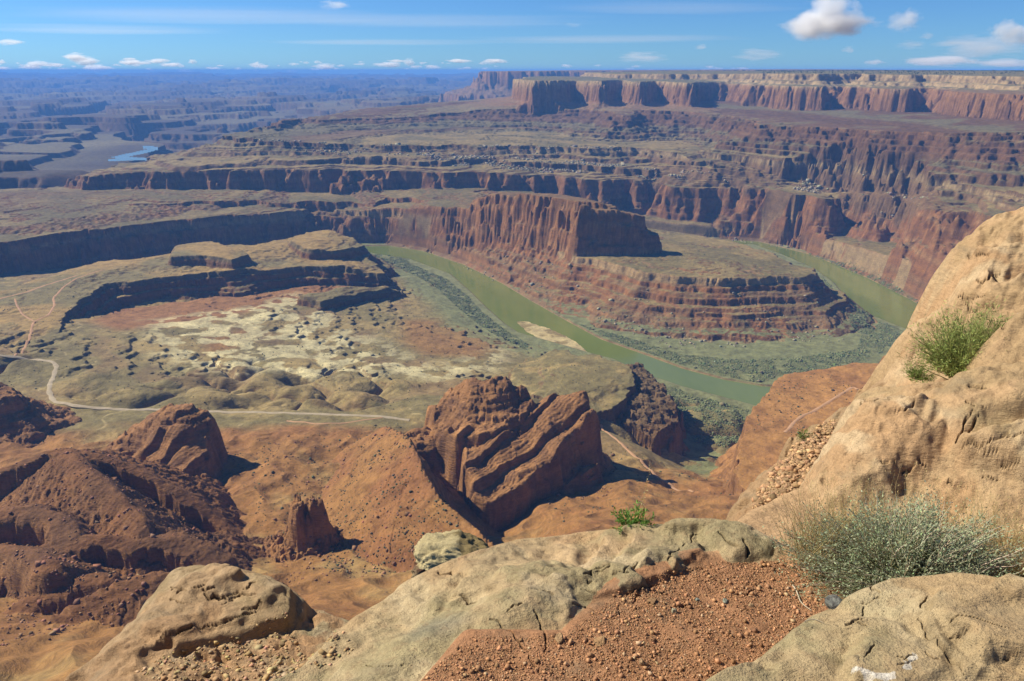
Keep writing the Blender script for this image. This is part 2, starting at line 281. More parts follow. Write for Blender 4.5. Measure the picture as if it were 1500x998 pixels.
# the near ground
GROUND = P_([(1118,590,-603),(1060,585,-603),(1000,570,-604),(950,552,-604),(900,530,-604),(862,520,-604),(760,492,-602),(712,454,-602),(660,406,-602),(600,384,-602),(540,372,-602),
 (690,470,-592),(640,420,-592),(590,396,-592),(640,450,-582),(600,425,-582),(720,500,-584),(660,500,-572),(560,470,-566),(620,520,-560),(700,535,-556),(560,540,-545),
 (500,500,-552),(470,460,-548),(400,480,-536),(330,480,-526),(260,520,-512),(200,555,-505),(330,560,-510),(420,560,-516),(500,570,-512),(600,570,-520),(660,570,-525),(560,600,-500),(640,600,-496),(700,590,-505),
 (150,455,-537),(200,445,-544),(250,455,-538),(300,440,-544),(350,450,-542),(440,428,-550),(520,412,-560),(200,470,-518),(300,462,-520),(380,455,-528),
 (90,500,-496),(150,500,-499),(80,560,-494),(0,530,-494),(0,470,-489),(-100,520,-495),(-100,600,-490),(0,600,-490),(150,590,-493),(150,610,-490),(300,606,-490),(450,610,-488),(560,612,-487),
 (1040,610,-595),(1010,640,-597),(1050,660,-597),(1000,690,-585),(1060,690,-590),(1020,670,-595),(1080,600,-597),
 (880,640,-512),(920,650,-516),(960,690,-508),(1000,722,-488),(1080,728,-470),(900,712,-478),(850,740,-462),(820,770,-450),(1000,760,-440),(760,740,-490),(740,770,-500),(700,785,-500),(820,690,-518),(790,722,-514),(840,665,-522),
 (50,640,-488),(0,650,-486),(120,650,-484),(380,640,-478),(450,640,-474),(350,690,-474),(420,680,-468),(400,740,-462),(360,790,-458),(500,640,-478),(500,720,-474),(480,770,-466),(420,800,-445),(540,760,-452),
 (600,800,-440),(660,820,-425),(560,860,-395),(480,830,-425),(430,870,-390),(520,900,-350),(440,930,-320),(640,900,-300),(800,830,-400),(760,800,-455),(900,800,-390),(1050,800,-380),
 (300,840,-446),(200,830,-458),(100,830,-458),(0,800,-445),(250,900,-395),(150,920,-378),(60,960,-345),(-60,900,-390),(-100,1000,-330),(0,1010,-320),(200,990,-310),(400,1000,-270),(-100,760,-450),(150,760,-478)])
GROUND += [(x, 240, -262) for x in (-300, -150, 0, 150, 300)] + [(x, 150, -190) for x in (-160, 0, 160)] + [(500, 380, -300), (700, 560, -380)]
NEAR_SIDE = [q[:2] for q in P_([(1118,592,-600),(1060,583,-600),(1000,569,-600),(950,552,-600),(900,529,-600),(862,519,-600),(800,500,-600),(760,490,-600),(740,476,-600),(712,452,-600),(690,430,-600),(660,404,-600),(600,382,-600),(540,371,-600),(500,372,-600),(420,382,-600),(300,396,-600)])] + [(-2200, 1900), (-2400, 0), (2400, 0), (1300, 1150), (700, 1250)]

print('survey', NR, NC)
# coarse fields
def _mk(l):
    m = (YR[ci] > l['ymin']) & (YR[ci] < l['ymax']); r = np.where(m)[0]; a, b = r[0], r[-1] + 1
    X, Y = CX[a:b], CY[a:b]
    d = sdf(l['pts'], X, Y); z = idw([p for p in l['pts'] if len(p) > 2 and p[2] is not None], X, Y, l['e'])
    l['rows'] = (a, b); l['d'] = d.astype(np.float32); l['z'] = z.astype(np.float32)
def _mkr(r_):
    m = (YR[ci] > 250) & (YR[ci] < 1300); k = np.where(m)[0]; a, b = k[0], k[-1] + 1
    d, s, z = crest(r_['pts'], CX[a:b], CY[a:b])
    r_['rows'] = (a, b); r_['d'] = d.astype(np.float32); r_['s'] = s.astype(np.float32); r_['z'] = z.astype(np.float32)
with ThreadPoolExecutor(4) as ex:
    list(ex.map(_mk, L)); list(ex.map(_mkr, R))
k = np.where((YR[ci] < 2900))[0]; nb = k[-1] + 1
CG = np.full(CX.shape, -700.0); CG[:nb] = tps(GROUND, CX[:nb], CY[:nb])
CN = np.full(CX.shape, 3000.0); CN[:nb] = sdf(NEAR_SIDE, CX[:nb], CY[:nb])
CRV = np.full(CX.shape, 3000.0); CRV[:nb + 200] = sdf(RIVER, CX[:nb + 200], CY[:nb + 200])
FZ = [(-9000, 2900), (-3000, 3000), (-1900, 3050), (-1500, 3600), (-1000, 4700), (500, 6500), (3000, 9000), (12000, 12000), (99000, 100000), (99000, 300000), (-300000, 300000), (-300000, 3300)]
CFZ = sdf(FZ, CX, CY)
SBAR = P_([(p[0], p[1], -600) for p in [(751,469),(772,471),(800,479),(830,492),(853,506),(862,518),(842,519),(815,511),(795,500),(770,486)]])
CSB = np.full(CX.shape, 3000.0); CSB[:nb] = sdf(SBAR, CX[:nb], CY[:nb])
kf = np.where((YR[ci] > 3500) & (YR[ci] < 8000))[0]
CFR = np.full(CX.shape, 3000.0); CFR[kf[0]:kf[-1]] = sdf(FAR_RIVER, CX[kf[0]:kf[-1]], CY[kf[0]:kf[-1]])

def up(A, r0, r1, a=0):                    # coarse field (rows a..) to the full columns of rows r0..r1
    rr = np.interp(np.arange(r0, r1), ci, np.arange(len(ci))) - a
    cc = np.interp(np.arange(NC), cj, np.arange(len(cj)))
    i0 = np.clip(np.floor(rr).astype(int), 0, A.shape[0] - 2); fi = (rr - i0)[:, None]
    j0 = np.clip(np.floor(cc).astype(int), 0, A.shape[1] - 2); fj = (cc - j0)[None]
    A = np.asarray(A, np.float32)
    t = A[i0] * (1 - fi) + A[i0 + 1] * fi
    return (t[:, j0] * (1 - fj) + t[:, j0 + 1] * fj).astype(np.float32)

REG = ['terrain', 'mesa', 'far_mesa', 'terraces', 'canyon_wall', 'butte', 'alcove', 'hill', 'red_bench', 'rock_fin', 'red_ridge', 'rock_pillar', 'rock_dome', 'red_hill', 'far_plateau', 'rock_knob', 'river_cliff']
RI = {n: i for i, n in enumerate(REG)}
H = np.zeros((NR, NC), np.float32); G = np.zeros((NR, NC), np.uint8); RD = np.zeros((NR, NC), np.float32); ND = np.zeros((NR, NC), np.float32); LD = np.zeros((NR, NC), np.float32)

STACK = [('wingate', 'moenkopi', 118, 1.0, .62), ('moenkopi', 'whiterim', 10, .38, .8), ('whiterim', 'cutler', 15, 1.0, .72), ('cutler', 'inner_r', 92, .6, .6), ('cutler', 'inner_l', 92, .9, .6)]
_rb = np.random.default_rng(21); BED_IN = [-640.0]; BED_OUT = [-640.0]
while BED_IN[-1] < 60:
    z0 = BED_IN[-1]; th = float(_rb.choice([3, 5, 7, 9, 13, 18])); k_ = _rb.uniform(.55, .75); o_ = _rb.uniform(.10, .26)
    BED_IN += [z0 + th * k_, z0 + th]; BED_OUT += [z0 + th * o_, z0 + th]
BEDW = dict(terraces=.95, canyon_wall=1.0, butte=.7, alcove=.7, hill=.7, mesa=.6, far_mesa=.5)
CLIP = dict(wingate=['moenkopi'], moenkopi=['whiterim'], whiterim=['cutler'], cutler=['inner_r', 'inner_l'], cutler2=['inner_r', 'inner_l'])
def cells(x, y, s, seed):                  # blocky joints
    a = x / s + .35 * pn(x / s * .7, y / s * .7, seed); b = y / s + .35 * pn(x / s * .7, y / s * .7, seed + 1)
    i = np.floor(a).astype(np.int64); b = b + (i & 1) * .5; j = np.floor(b).astype(np.int64)
    return (((i * 73856093) ^ (j * 19349663) ^ seed * 83492791) % 1021 / 1021.0).astype(np.float32)
def terrace(h, step, sharp=.25, off=0.0):
    t = h / step + off; f = np.floor(t); return (f + sstep(.5 - sharp, .5 + sharp, t - f) - off) * step

def chunk(r):
    r0, r1 = r
    y = YR[r0:r1]; Y = np.repeat(y[:, None], NC, 1); X = Y * UR[None]
    n200 = fbm(X, Y, 210, 2, 1); n60 = fbm(X, Y, 62, 2, 5); n20 = fbm(X, Y, 22, 2, 9)
    fw = n60 * .5; fl = np.abs(pn(X / 23 + fw, Y / 23, 21)) * 1.2 + np.abs(pn(X / 9.5, Y / 9.5 + fw, 23)) * .7 - .5
    fl = .5 * fl + .9 * (cells(X, Y, 27, 27) - .5) + .45 * (cells(X, Y, 11, 29) - .5)
    n5 = fbm(X, Y, 6, 2, 31)
    ym = y.mean()
    # base: canyon floor, far country
    base = np.full(X.shape, -597.0, np.float32) + n20 * .5
    reg = np.full(X.shape, RI['terrain'], np.uint8)
    dr = up(CRV, r0, r1)
    if y[-1] > 2500:
        big = fbm(X, Y, 2600, 5, 41, .52) ; wob = n200 * 14
        rid = 1 - np.abs(pn(X / 1900, Y / 1900, 45)) * 1.6
        hf = -415 + big * 120 + np.minimum(0, (0.28 - np.abs(fbm(X, Y, 3800, 3, 47))) * -1) * 0
        cany = np.abs(fbm(X, Y, 3600, 4, 47, .5)); hf = hf - 130 * (1 - sstep(.03, .16, cany))
        hf = terrace(hf + wob + n60 * 5, 46, .10)
        dfr = up(CFR, r0, r1)
        hf = np.minimum(hf, np.interp(dfr + n200 * 50 * (dfr > 60), [0, 20, 60, 380, 420, 800, 860, 1500], [-483, -478, -474, -462, -432, -418, -390, -250]).astype(np.float32))
        rise = np.interp(Y, [3000, 6000, 12000, 24000, 38000], [-70, -10, 30, 150, 240]).astype(np.float32)
        big2 = fbm(X, Y, 9000, 4, 51, .5)
        fm = terrace(big2 * 150 + n200 * 6, 60, .09) * sstep(7000, 14000, Y)
        hf = hf + rise + np.maximum(fm, -50) * .8
        # skyline tables far away
        t1 = terrace(np.maximum(fbm(X, Y, 15000, 3, 61, .45) + .22, 0) * 330, 90, .12) * sstep(20000, 28000, Y)
        hf = hf + np.minimum(t1, 130) * .35 + 75 * np.exp(-((X + 15300) / 2300) ** 2 - ((Y - 33500) / 4000) ** 2) + 25 * np.exp(-((X + 10000) / 5000) ** 2 - ((Y - 34000) / 4000) ** 2)
        w = sstep(60, -350, up(CFZ, r0, r1) + n200 * 60)
        base = base * (1 - w) + hf * w
        reg[(w > .5)] = RI['far_plateau']
    h = base
    ld = np.full(X.shape, 999, np.float32)
    # near ground
    nd = up(CN, r0, r1)
    if y[0] < 2900:
        g = up(CG, r0, r1)
        amp = sstep(0, 90, -nd)
        rel = n60 * 3.0 + n20 * 1.2 + n5 * .25
        gull = np.abs(fbm(X, Y, 125, 2, 71)) + .12 * np.abs(fbm(X, Y, 40, 2, 72)); mound = 1.05 * (1 - np.exp(-gull * 2.6))
        mz = sstep(.0, .3, fbm(X, Y, 420, 2, 73) + .34) * sstep(1045, 1085, Y) * sstep(1420, 1250, Y)
        g = g + amp * (rel * .6 + mz * mound * 34 - mz * 16)
        so = sstep(1000, 930, Y)
        g = g + so * amp * (np.abs(fbm(X, Y, 70, 3, 75)) * -9 + 3 + n60 * 3)
        # white rock ledges
        g2 = terrace(g + n20 * 1.5, 5.5, .16)
        lz = sstep(.0, .25, fbm(X, Y, 260, 3, 77) + .1) * sstep(1180, 1250, Y) * sstep(-20, -70, nd)
        g = g + (g2 - g) * lz
        g = np.where(nd > 0, np.minimum(g, -598 - nd * .3), g)
        m = g > h
        h = np.where(m, g, h); reg[m & (nd < 10)] = RI['terrain']
    here = {}
    for l in L:
        if y[-1] < l['ymin'] + 30 or y[0] > l['ymax'] - 30: continue
        a, b = l['rows']
        d = up(l['d'], r0, r1, a); z = up(l['z'], r0, r1, a); w = l['warp']
        if 'off' in l: d = d - l['off'] * sstep(700, 200, X) + 60 * sstep(400, 800, X); z = z + l['dz']
        d2 = d + n200 * w[0] + n60 * w[1] + n20 * w[2] + fl * w[3]
        ok = (np.arange(r0, r1)[:, None] >= ci[a]) & (np.arange(r0, r1)[:, None] < ci[b - 1])
        here[l['name']] = (d2, z, ok)
    for upn, lon, hgt, k_, p_ in STACK:      # slopes that join one rim to the next rim below
        if upn not in here or lon not in here: continue
        d2, z, ok = here[upn]; dl, zl, okl = here[lon]
        dd = d2 + np.clip(d2 * .12, 0, 16) * (np.abs(n20) * 1.6 + n60 * .6)
        t = np.clip(np.maximum(dd - 20, 0) / (np.maximum(dd - 20, 0) + np.maximum(-dl, 0) + 1e-3), 0, 1)
        zz = (z - hgt) + (np.minimum(zl - (z - hgt), 0)) * np.minimum(t / k_, 1) ** p_
        if upn == 'wingate': zz = zz + 3 * n60
        m = (zz > h) & ok & okl & (dl < 0) & (d2 > 4)
        h = np.where(m, zz, h); reg[m] = RI['mesa' if upn == 'wingate' else 'canyon_wall' if upn == 'cutler' else 'terraces']; ld = np.where(m, d2, ld)
    for l in L:
        if l['name'] not in here: continue
        d2, z, ok = here[l['name']]
        tal = np.maximum(d2 - 40, 0) * .25
        d2 = d2 + np.clip(tal, 0, 18) * (n60 * .6 + np.abs(n20) * .5 - .1)
        pr = l['prof']
        out = np.interp(d2, pr[:, 0], pr[:, 1])
        out = out - 1.6 * np.maximum(d2 - pr[-1, 0], 0)
        ins = np.minimum(-d2 * l['rise'], l['cap'] + np.sqrt(np.maximum(-d2, 0)) * l['rise']) * (d2 < 0)
        zz = z + np.where(d2 < 0, ins + np.minimum(-d2 * .05, 1) * n20 * 1.2, out + n5 * .5)
        low = [here[q] for q in CLIP.get(l['name'], []) if q in here]
        if low:
            dl = np.where(low[0][2], low[0][0], 999.0)
            for q in low[1:]: dl = np.minimum(dl, np.where(q[2], q[0], 999.0))
            zz = zz - 2.2 * np.clip(dl + fl * 7 + n20 * 6, 0, 200)
        m = (zz > h) & ok
        h = np.where(m, zz, h); reg[m] = RI[l['region']]; ld = np.where(m, d2, ld)
    # harder and softer beds: ledges at the same height all round the canyon
    bw = np.zeros(X.shape, np.float32)
    for nm, wt in BEDW.items(): bw[reg == RI[nm]] = wt
    if bw.any():
        bw = bw * (1 - .75 * sstep(-215, -190, h) * (h < -60)) * (Y < 7000)
        q = n20 * 1.3 + n60 * 1.5 + fbm(X, Y, 450, 3, 91) * 12
        h = h + (np.interp(h + q, BED_IN, BED_OUT).astype(np.float32) - q * .6 - q * .4 - h) * bw
    if y[-1] > 280 and y[0] < 1280:
        for r_ in R:
            a, b = r_['rows']
            d = up(r_['d'], r0, r1, a); z = up(r_['z'], r0, r1, a); w = r_['warp']; s_ = up(r_['s'], r0, r1, a) * .5 + .5
            d2 = np.abs(d) + (n60 * w[0] + n20 * w[1] + fl * w[2]) * np.minimum(np.abs(d) / 12, 1)
            f = r_['far']; n_ = r_['near']
            zf = np.interp(d2, f[:, 0], f[:, 1]) - .6 * np.maximum(d2 - f[-1, 0], 0); zn = np.interp(d2, n_[:, 0], n_[:, 1]) - .6 * np.maximum(d2 - n_[-1, 0], 0)
            zz = z + zf + (zn - zf) * s_ + n20 * 1.5 + n5 * .5
            m = (zz > h) & (np.arange(r0, r1)[:, None] >= ci[a]) & (np.arange(r0, r1)[:, None] < ci[b - 1])
            h = np.where(m, zz, h); reg[m] = RI[r_['region']]; ld = np.where(m, np.abs(d), ld)
    if y[0] < 4000:
        h = np.minimum(h, np.where(dr < 0, -600.3 + np.maximum(dr * .12, -4), -599.3 + np.where(dr < 14, dr * .7, dr * 4 - 46)))
    if y[0] < 1400:
        bw = np.isin(reg, [RI['rock_fin'], RI['rock_pillar'], RI['rock_dome'], RI['rock_knob']]) * 1.0 + (reg == RI['red_hill']) * .25 * sstep(2, 8, ld)
        if bw.any() or (reg == RI['river_cliff']).any():
            al = X * .70 - Y * .714; ac = X * .714 + Y * .70
            q = (al + n20 * 2.5 + n60 * 4 + 11 * pn(al / 31, ac / 150, 81) + 4 * pn(al / 12, ac / 60, 83)) / 30.0
            saw = q - np.floor(q); big = np.minimum(saw / .80, (1 - saw) / .20)
            q2 = (al + n20 * 2.5 + 3 * n60) / 5.2; saw2 = q2 - np.floor(q2); sm = np.minimum(saw2 / .75, (1 - saw2) / .25)
            ins = sstep(6, -4, ld) * .8 + .2
            blk = (Y > 842) & (X < 10)
            fin = np.isin(reg, [RI['rock_fin'], RI['rock_dome'], RI['rock_knob']])
            h = h + np.where(fin, ins * ((big * 7.5 + sm * .9) * np.where(blk, .3, 1) - 3.5) + (cells(X, Y, 5.0, 5) - .5) * np.where(blk, 2.4, 1.0) + (cells(X, Y, 11, 6) - .5) * np.where(blk, 3.0, .8) + fl * 1.6, bw * ((cells(X, Y, 7, 5) - .5) * 1.6 + (sm - .5) * 2.2))
            hm = (reg == RI['red_hill']) * sstep(12, 20, ld); h = h + hm * (fbm(X, Y, 9, 3, 85) * 2.2 + (cells(X, Y, 8, 11) - .5) * 3.0)
            tb = h + n20 * 1.5; h = h + blk * fin * (terrace(tb, 8.0, .2) - tb) * .35
            h = h + (reg == RI['river_cliff']) * ((cells(X, Y, 13, 13) - .5) * 9 + (cells(X, Y, 6, 14) - .5) * 4)
            vert = (reg == RI['rock_pillar']); h = h + vert * (cells(X, Y, 5, 9) - .5) * 9
    if y[0] < 1900 and y[-1] > 1450:
            sb = up(CSB, r0, r1) + n20 * 4 + n60 * 3; h = np.where(sb < 8, np.maximum(h, -600.15 + np.clip(-sb * .05, -.5, .6)), h)
    # the foot of the viewpoint cliff
    h = np.minimum(h, np.where(Y < 150, -Y * 1.12 - 3, 1e9))
    H[r0:r1] = h; G[r0:r1] = reg; RD[r0:r1] = dr; ND[r0:r1] = nd; LD[r0:r1] = ld
CH = [(i, min(i + 96, NR)) for i in range(0, NR, 96)]
with ThreadPoolExecutor(4) as ex: list(ex.map(chunk, CH))
print('heights done', H.shape)

def hz(x, y):                              # ground height at a place
    x = np.asarray(x, float); y = np.asarray(y, float)
    fi = np.interp(y, YR, np.arange(NR)); fj = np.interp(x / np.maximum(y, 1), UR, np.arange(NC))
    i = np.clip(fi.astype(int), 0, NR - 2); j = np.clip(fj.astype(int), 0, NC - 2); a = fi - i; b = fj - j
    return (H[i, j] * (1 - a) + H[i + 1, j] * a) * (1 - b) + (H[i, j + 1] * (1 - a) + H[i + 1, j + 1] * a) * b
def hit(px, py, y0=150.0, y1=60000.0):     # where a sight line meets the ground
    v = (499 - py) / 1100; u = (px - 750) / 1100
    yy = YR[(YR > y0) & (YR < y1)]
    zz = -yy * tand(py); xx = yy / (CP + v * SP) * u
    b = np.where(zz <= hz(xx, yy))[0]
    k = b[0] if len(b) else len(yy) - 1
    return (xx[k], yy[k], float(hz(xx[k], yy[k])))
# ---------------------------------------------------------------- colour of the ground (true surface colour, by rock layer and soil)
def srgb(r, g, b):
    f = lambda c: (c / 255 / 12.92) if c / 255 <= .04045 else ((c / 255 + .055) / 1.055) ** 2.4
    return np.array([f(r), f(g), f(b)], np.float32)
_band = np.random.default_rng(5).random(2048).astype(np.float32)
def band(z, w):
    t = z / w; i = np.floor(t).astype(int); f = t - i; f = f * f * (3 - 2 * f)
    return _band[i & 2047] * (1 - f) + _band[(i + 1) & 2047] * f
COL = np.zeros((NR, NC, 3), np.float32)
def soft_poly(pts, X, Y, w): return sstep(w, -w, sdf(pts, X, Y))
def hpoly(lst): return [hit(*p) for p in lst]
C = dict(red=(.196,.092,.046), wing=(.205,.108,.060), varn=(.115,.062,.045), pale=(.36,.275,.185), talus=(.175,.112,.070), green=(.168,.140,.078), tan=(.255,.195,.105),
 grey=(.158,.136,.088), brown=(.125,.073,.047), white=(.50,.45,.33), orange=(.238,.126,.056), dkred=(.122,.062,.036), pink=(.27,.165,.100), fin=(.265,.138,.072), tam=(.125,.138,.082), far=(.080,.060,.050), sand=(.38,.31,.20))
C = {k: np.array(v, np.float32) for k, v in C.items()}
WHITE_PATCH = hpoly([(215,470),(330,455),(430,430),(480,440),(500,475),(560,500),(640,540),(740,510),(735,540),(640,560),(560,545),(470,560),(380,545),(300,540),(230,520)])
RED_PATCH1 = hpoly([(130,470),(170,435),(300,430),(440,418),(560,410),(560,418),(430,445),(320,470),(240,480),(170,484)])
RED_PATCH2 = hpoly([(590,470),(680,470),(740,505),(700,525),(620,520),(590,500)])
RED_PATCH3 = hpoly([(300,495),(370,480),(350,510),(300,520)])
def colour(r):
    r0, r1 = r
    y = YR[r0:r1]; Y = np.repeat(y[:, None], NC, 1); X = Y * UR[None]; h = H[r0:r1]; g = G[r0:r1]; dr = RD[r0:r1]; nd = ND[r0:r1]; ld = LD[r0:r1]
    a, b = max(r0 - 1, 0), min(r1 + 1, NR)
    hy = np.gradient(H[a:b], YR[a:b], axis=0)[r0 - a: r0 - a + (r1 - r0)]
    hx = np.gradient(h, UR, axis=1) / Y
    sl = np.sqrt((hy - hx * X / Y) ** 2 + hx ** 2)           # rise over run
    n200 = fbm(X, Y, 210, 3, 101); n40 = fbm(X, Y, 45, 3, 105); n9 = fbm(X, Y, 10, 2, 109)
    bnd = band(h + n40 * 2.5 + n200 * 3, 3.4); bnd2 = band(h + n40 * 2 + n200 * 4, 11.0)
    cliff = sstep(.75, 1.5, sl); slope = sstep(.22, .5, sl)
    c = np.zeros(X.shape + (3,), np.float32) + C['green']
    # defaults for the layered country
    flat = mix(np.broadcast_to(C['green'], c.shape), C['tan'], sstep(-.3, .5, n200 + n9 * .3))
    tal = mix(np.broadcast_to(C['talus'], c.shape), C['grey'], sstep(.0, .7, n200 * .8 + bnd2 * .6 + n9 * .3 - .2))
    clf = mix(np.broadcast_to(C['red'], c.shape), C['wing'], bnd2)
    cc = mix(mix(flat, tal, slope), clf * (.6 + .7 * bnd[..., None]), cliff)
    c = cc
    def R_(n): return g == RI[n]
    m = R_('mesa')
    if m.any():
        hi = sstep(-82, -74, h + n40 * 3)
        varn = sstep(.1, .6, fbm(X, Y, 26, 3, 113))
        w_ = mix(np.broadcast_to(C['wing'], c.shape) * (.9 + .2 * bnd[..., None]), C['varn'], varn * .6)
        p_ = mix(np.broadcast_to(C['pale'], c.shape) * (.75 + .4 * bnd[..., None]), C['talus'], sstep(.2, .7, bnd2) * .5)
        top = mix(np.broadcast_to(C['grey'], c.shape), (.07, .085, .05), sstep(.05, .4, n9 + n40 * .4) * .8)
        t_ = mix(np.broadcast_to(C['talus'], c.shape) * 1.05, C['red'], sstep(-150, -190, h) * .0 + sstep(0, .6, n200) * .6)
        t_ = mix(t_, C['grey'], sstep(-190, -215, h + n40 * 8) * .8)
        v = mix(t_, w_, cliff); v = mix(v, mix(p_, top, sstep(.5, .2, sl)), hi)
        c[m] = v[m]
    m = R_('far_mesa')
    if m.any(): c[m] = mix(np.broadcast_to(C['talus'], c.shape), C['wing'], cliff)[m]
    m = R_('terraces')
    if m.any():
        v = mix(np.broadcast_to(C['grey'], c.shape), C['brown'], sstep(.35, .65, bnd2 + n200 * .2))
        v = mix(v, C['dkred'], cliff * .8) * (.8 + .4 * bnd[..., None])
        low = sstep(-290, -305, h + n40 * 3)
        fl2 = mix(np.broadcast_to(C['tan'], c.shape), C['green'], sstep(-.2, .5, n200))
        v = mix(v, fl2, low * (1 - slope))
        bel = sstep(-326, -334, h + n40 * 2)
        v2 = mix(np.broadcast_to(C['talus'], c.shape), C['brown'], bnd2)
        v = mix(v, v2, bel * slope)
        v = mix(v, C['pale'] * .8, bel * cliff * sstep(-352, -340, h))
        c[m] = v[m]
    m = R_('canyon_wall') | R_('butte')
    if m.any():
        v = mix(np.broadcast_to(C['talus'], c.shape), C['red'], sstep(-.2, .5, n200 + bnd2 * .5 - .2))
        v = mix(v, C['grey'], sstep(.3, .75, n40 * .5 + n200 * .4 + bnd * .3) * .75)
        rock = mix(np.broadcast_to(C['red'], c.shape) * 1.05, C['pink'], sstep(.35, .9, bnd2)) * (.6 + .7 * bnd[..., None])
        rock = mix(rock, C['varn'], sstep(.2, .7, fbm(X, Y, 20, 3, 117)) * .5)
        cap = sstep(16, 4, ld) * sstep(-480, -494, h)
        rock = mix(rock, C['pale'] * .85, cap * .7)
        v = mix(v, rock, cliff)
        fl3 = mix(flat * .85, C['talus'] * .9, sstep(-445, -420, h + n40 * 4 - 25 * (X > 200)))
        v = mix(v, fl3, sstep(.3, .16, sl))
        c[m] = v[m]
    m = R_('alcove')
    if m.any():
        rock = mix(np.broadcast_to(C['red'], c.shape) * .9, C['brown'], bnd2) * (.7 + .55 * bnd[..., None])
        rock = mix(rock, C['grey'] * .8, sstep(9, 2, ld) * .8)
        top = mix(np.broadcast_to(C['green'], c.shape), C['tan'] * np.array([1.05, .95, .85], np.float32), sstep(-.2, .4, n200 + .1))
        v = mix(mix(top, tal, slope * .6), rock, np.maximum(cliff, sstep(.5, .8, sl)))
        c[m] = v[m]
    m = R_('hill') | R_('river_cliff')
    if m.any():
        top = mix(np.broadcast_to(C['green'], c.shape) * 1.02, C['tan'], sstep(-.3, .5, n40 + n200))
        rock = mix(np.broadcast_to(C['brown'], c.shape), C['grey'] * .9, bnd2) * (.7 + .5 * bnd[..., None])
        rock = mix(rock, C['red'], sstep(-535, -550, h) * .6)
        c[m] = mix(top, rock, np.maximum(sstep(.5, .9, sl), R_('river_cliff') * .85))[m]
    m = R_('far_plateau')
    if m.any():
        v = mix(np.broadcast_to(C['far'], c.shape), C['grey'] * .9, sstep(-.3, .5, fbm(X, Y, 1500, 3, 121)))
        v = mix(v, C['brown'] * .8, np.maximum(cliff, slope * .8)); v = v * (.8 + .4 * bnd2[..., None])
        v = mix(v, C['tan'] * .7, sstep(.35, .6, fbm(X, Y, 2400, 3, 123)) * (1 - slope) * .7)
        c[m] = v[m]
    # near ground
    m = R_('terrain') & (nd < 60)
    if m.any():
        v = mix(np.broadcast_to(C['green'], c.shape), C['tan'] * .95, sstep(-.35, .45, n200 + n40 * .4))
        gl = np.abs(fbm(X, Y, 125, 2, 71)) + .12 * np.abs(fbm(X, Y, 40, 2, 72))
        v = mix(v, C['sand'] * .82, sstep(.045, .0, gl - .02 + n9 * .012) * .75)
        v = mix(v, C['talus'] * 1.05, sstep(.15, .55, fbm(X, Y, 150, 3, 107)) * .55)
        so = sstep(985, 930, Y + n200 * 35 + n40 * 12)
        south = mix(np.broadcast_to(C['orange'], c.shape), C['tan'], sstep(.1, .7, n200 + n40 * .5) * .55)
        south = mix(south, C['red'] * 1.1, sstep(.0, .7, -n200 + n9 * .3) * .6)
        v = mix(v, south, so)
        v = mix(v, C['talus'] * 1.1, sstep(-60, -10, nd) * .7 * (1 - so))
        if y[-1] > 1000 and y[0] < 2300:
            v = mix(v, C['red'] * 1.15, soft_poly(RED_PATCH1, X, Y, 25) * .85)
            rp = np.maximum(soft_poly(RED_PATCH2, X, Y, 30), soft_poly(RED_PATCH3, X, Y, 20))
            v = mix(v, C['orange'] * .95, rp * .8)
            wp = soft_poly(WHITE_PATCH, X, Y, 40)
            wr = sstep(.0, .24, fbm(X, Y, 60, 4, 131) + .17) * wp
            v = mix(v, C['white'] * (.75 + .35 * bnd[..., None]), wr * .85)
        v = mix(v, C['talus'], sstep(.8, 1.4, sl) * .7)
        c[m] = v[m]
    for nm, base_, alt in (('red_bench', 'orange', 'red'), ('red_ridge', 'orange', 'red'), ('red_hill', 'red', 'dkred')):
        m = R_(nm)
        if m.any():
            v = mix(np.broadcast_to(C[base_] * (1.3 if nm == 'red_bench' else .82 if nm == 'red_hill' else 1), c.shape), C[alt], sstep(-.3, .6, n200 + n40 * .5) * (.5 if nm == 'red_bench' else 1))
            v = mix(v, C['fin'] * .75 * (.7 + .6 * bnd[..., None]), cliff)
            c[m] = v[m]
    m = R_('rock_fin') | R_('rock_pillar') | R_('rock_dome') | R_('rock_knob')
    if m.any():
        v = mix(np.broadcast_to(C['fin'], c.shape), C['wing'], sstep(-.3, .5, n40)) * (.8 + .3 * bnd[..., None])
        v = mix(v, C['varn'] * 1.2, sstep(.1, .6, fbm(X, Y, 16, 3, 125)) * .5)
        c[m] = v[m]
    dk = R_('canyon_wall') | R_('terraces'); c[dk] = c[dk] * .86
    # river flats
    m = (h < -574) & (dr > 0) & (y[:, None] < 4200)
    t = sstep(-575, -586, h)[..., None] * m[..., None] * .9 * sstep(.4, .2, sl)[..., None]
    c = c * (1 - t) + C['tam'] * 1.25 * t
    wet = sstep(-599.0, -599.8, h) * (y[:, None] < 4200)
    c = mix(c, C['sand'] * .6, wet)
    sbm = (dr < 0) & (h > -600.1) & (y[:, None] < 1900) & (y[:, None] > 1480) & (X < 260) & (X > -40)
    c[sbm] = mix(np.broadcast_to(C['sand'] * 1.05, c.shape), C['tan'] * .8, sstep(-.1, .4, n40))[sbm]
    c = c * (1 + .10 * n9 + .06 * n40)[..., None]
    COL[r0:r1] = np.clip(c * np.array((1.06, 1.0, .70), np.float32), .008, .85)
with ThreadPoolExecutor(4) as ex: list(ex.map(colour, CH))
print('colour done')

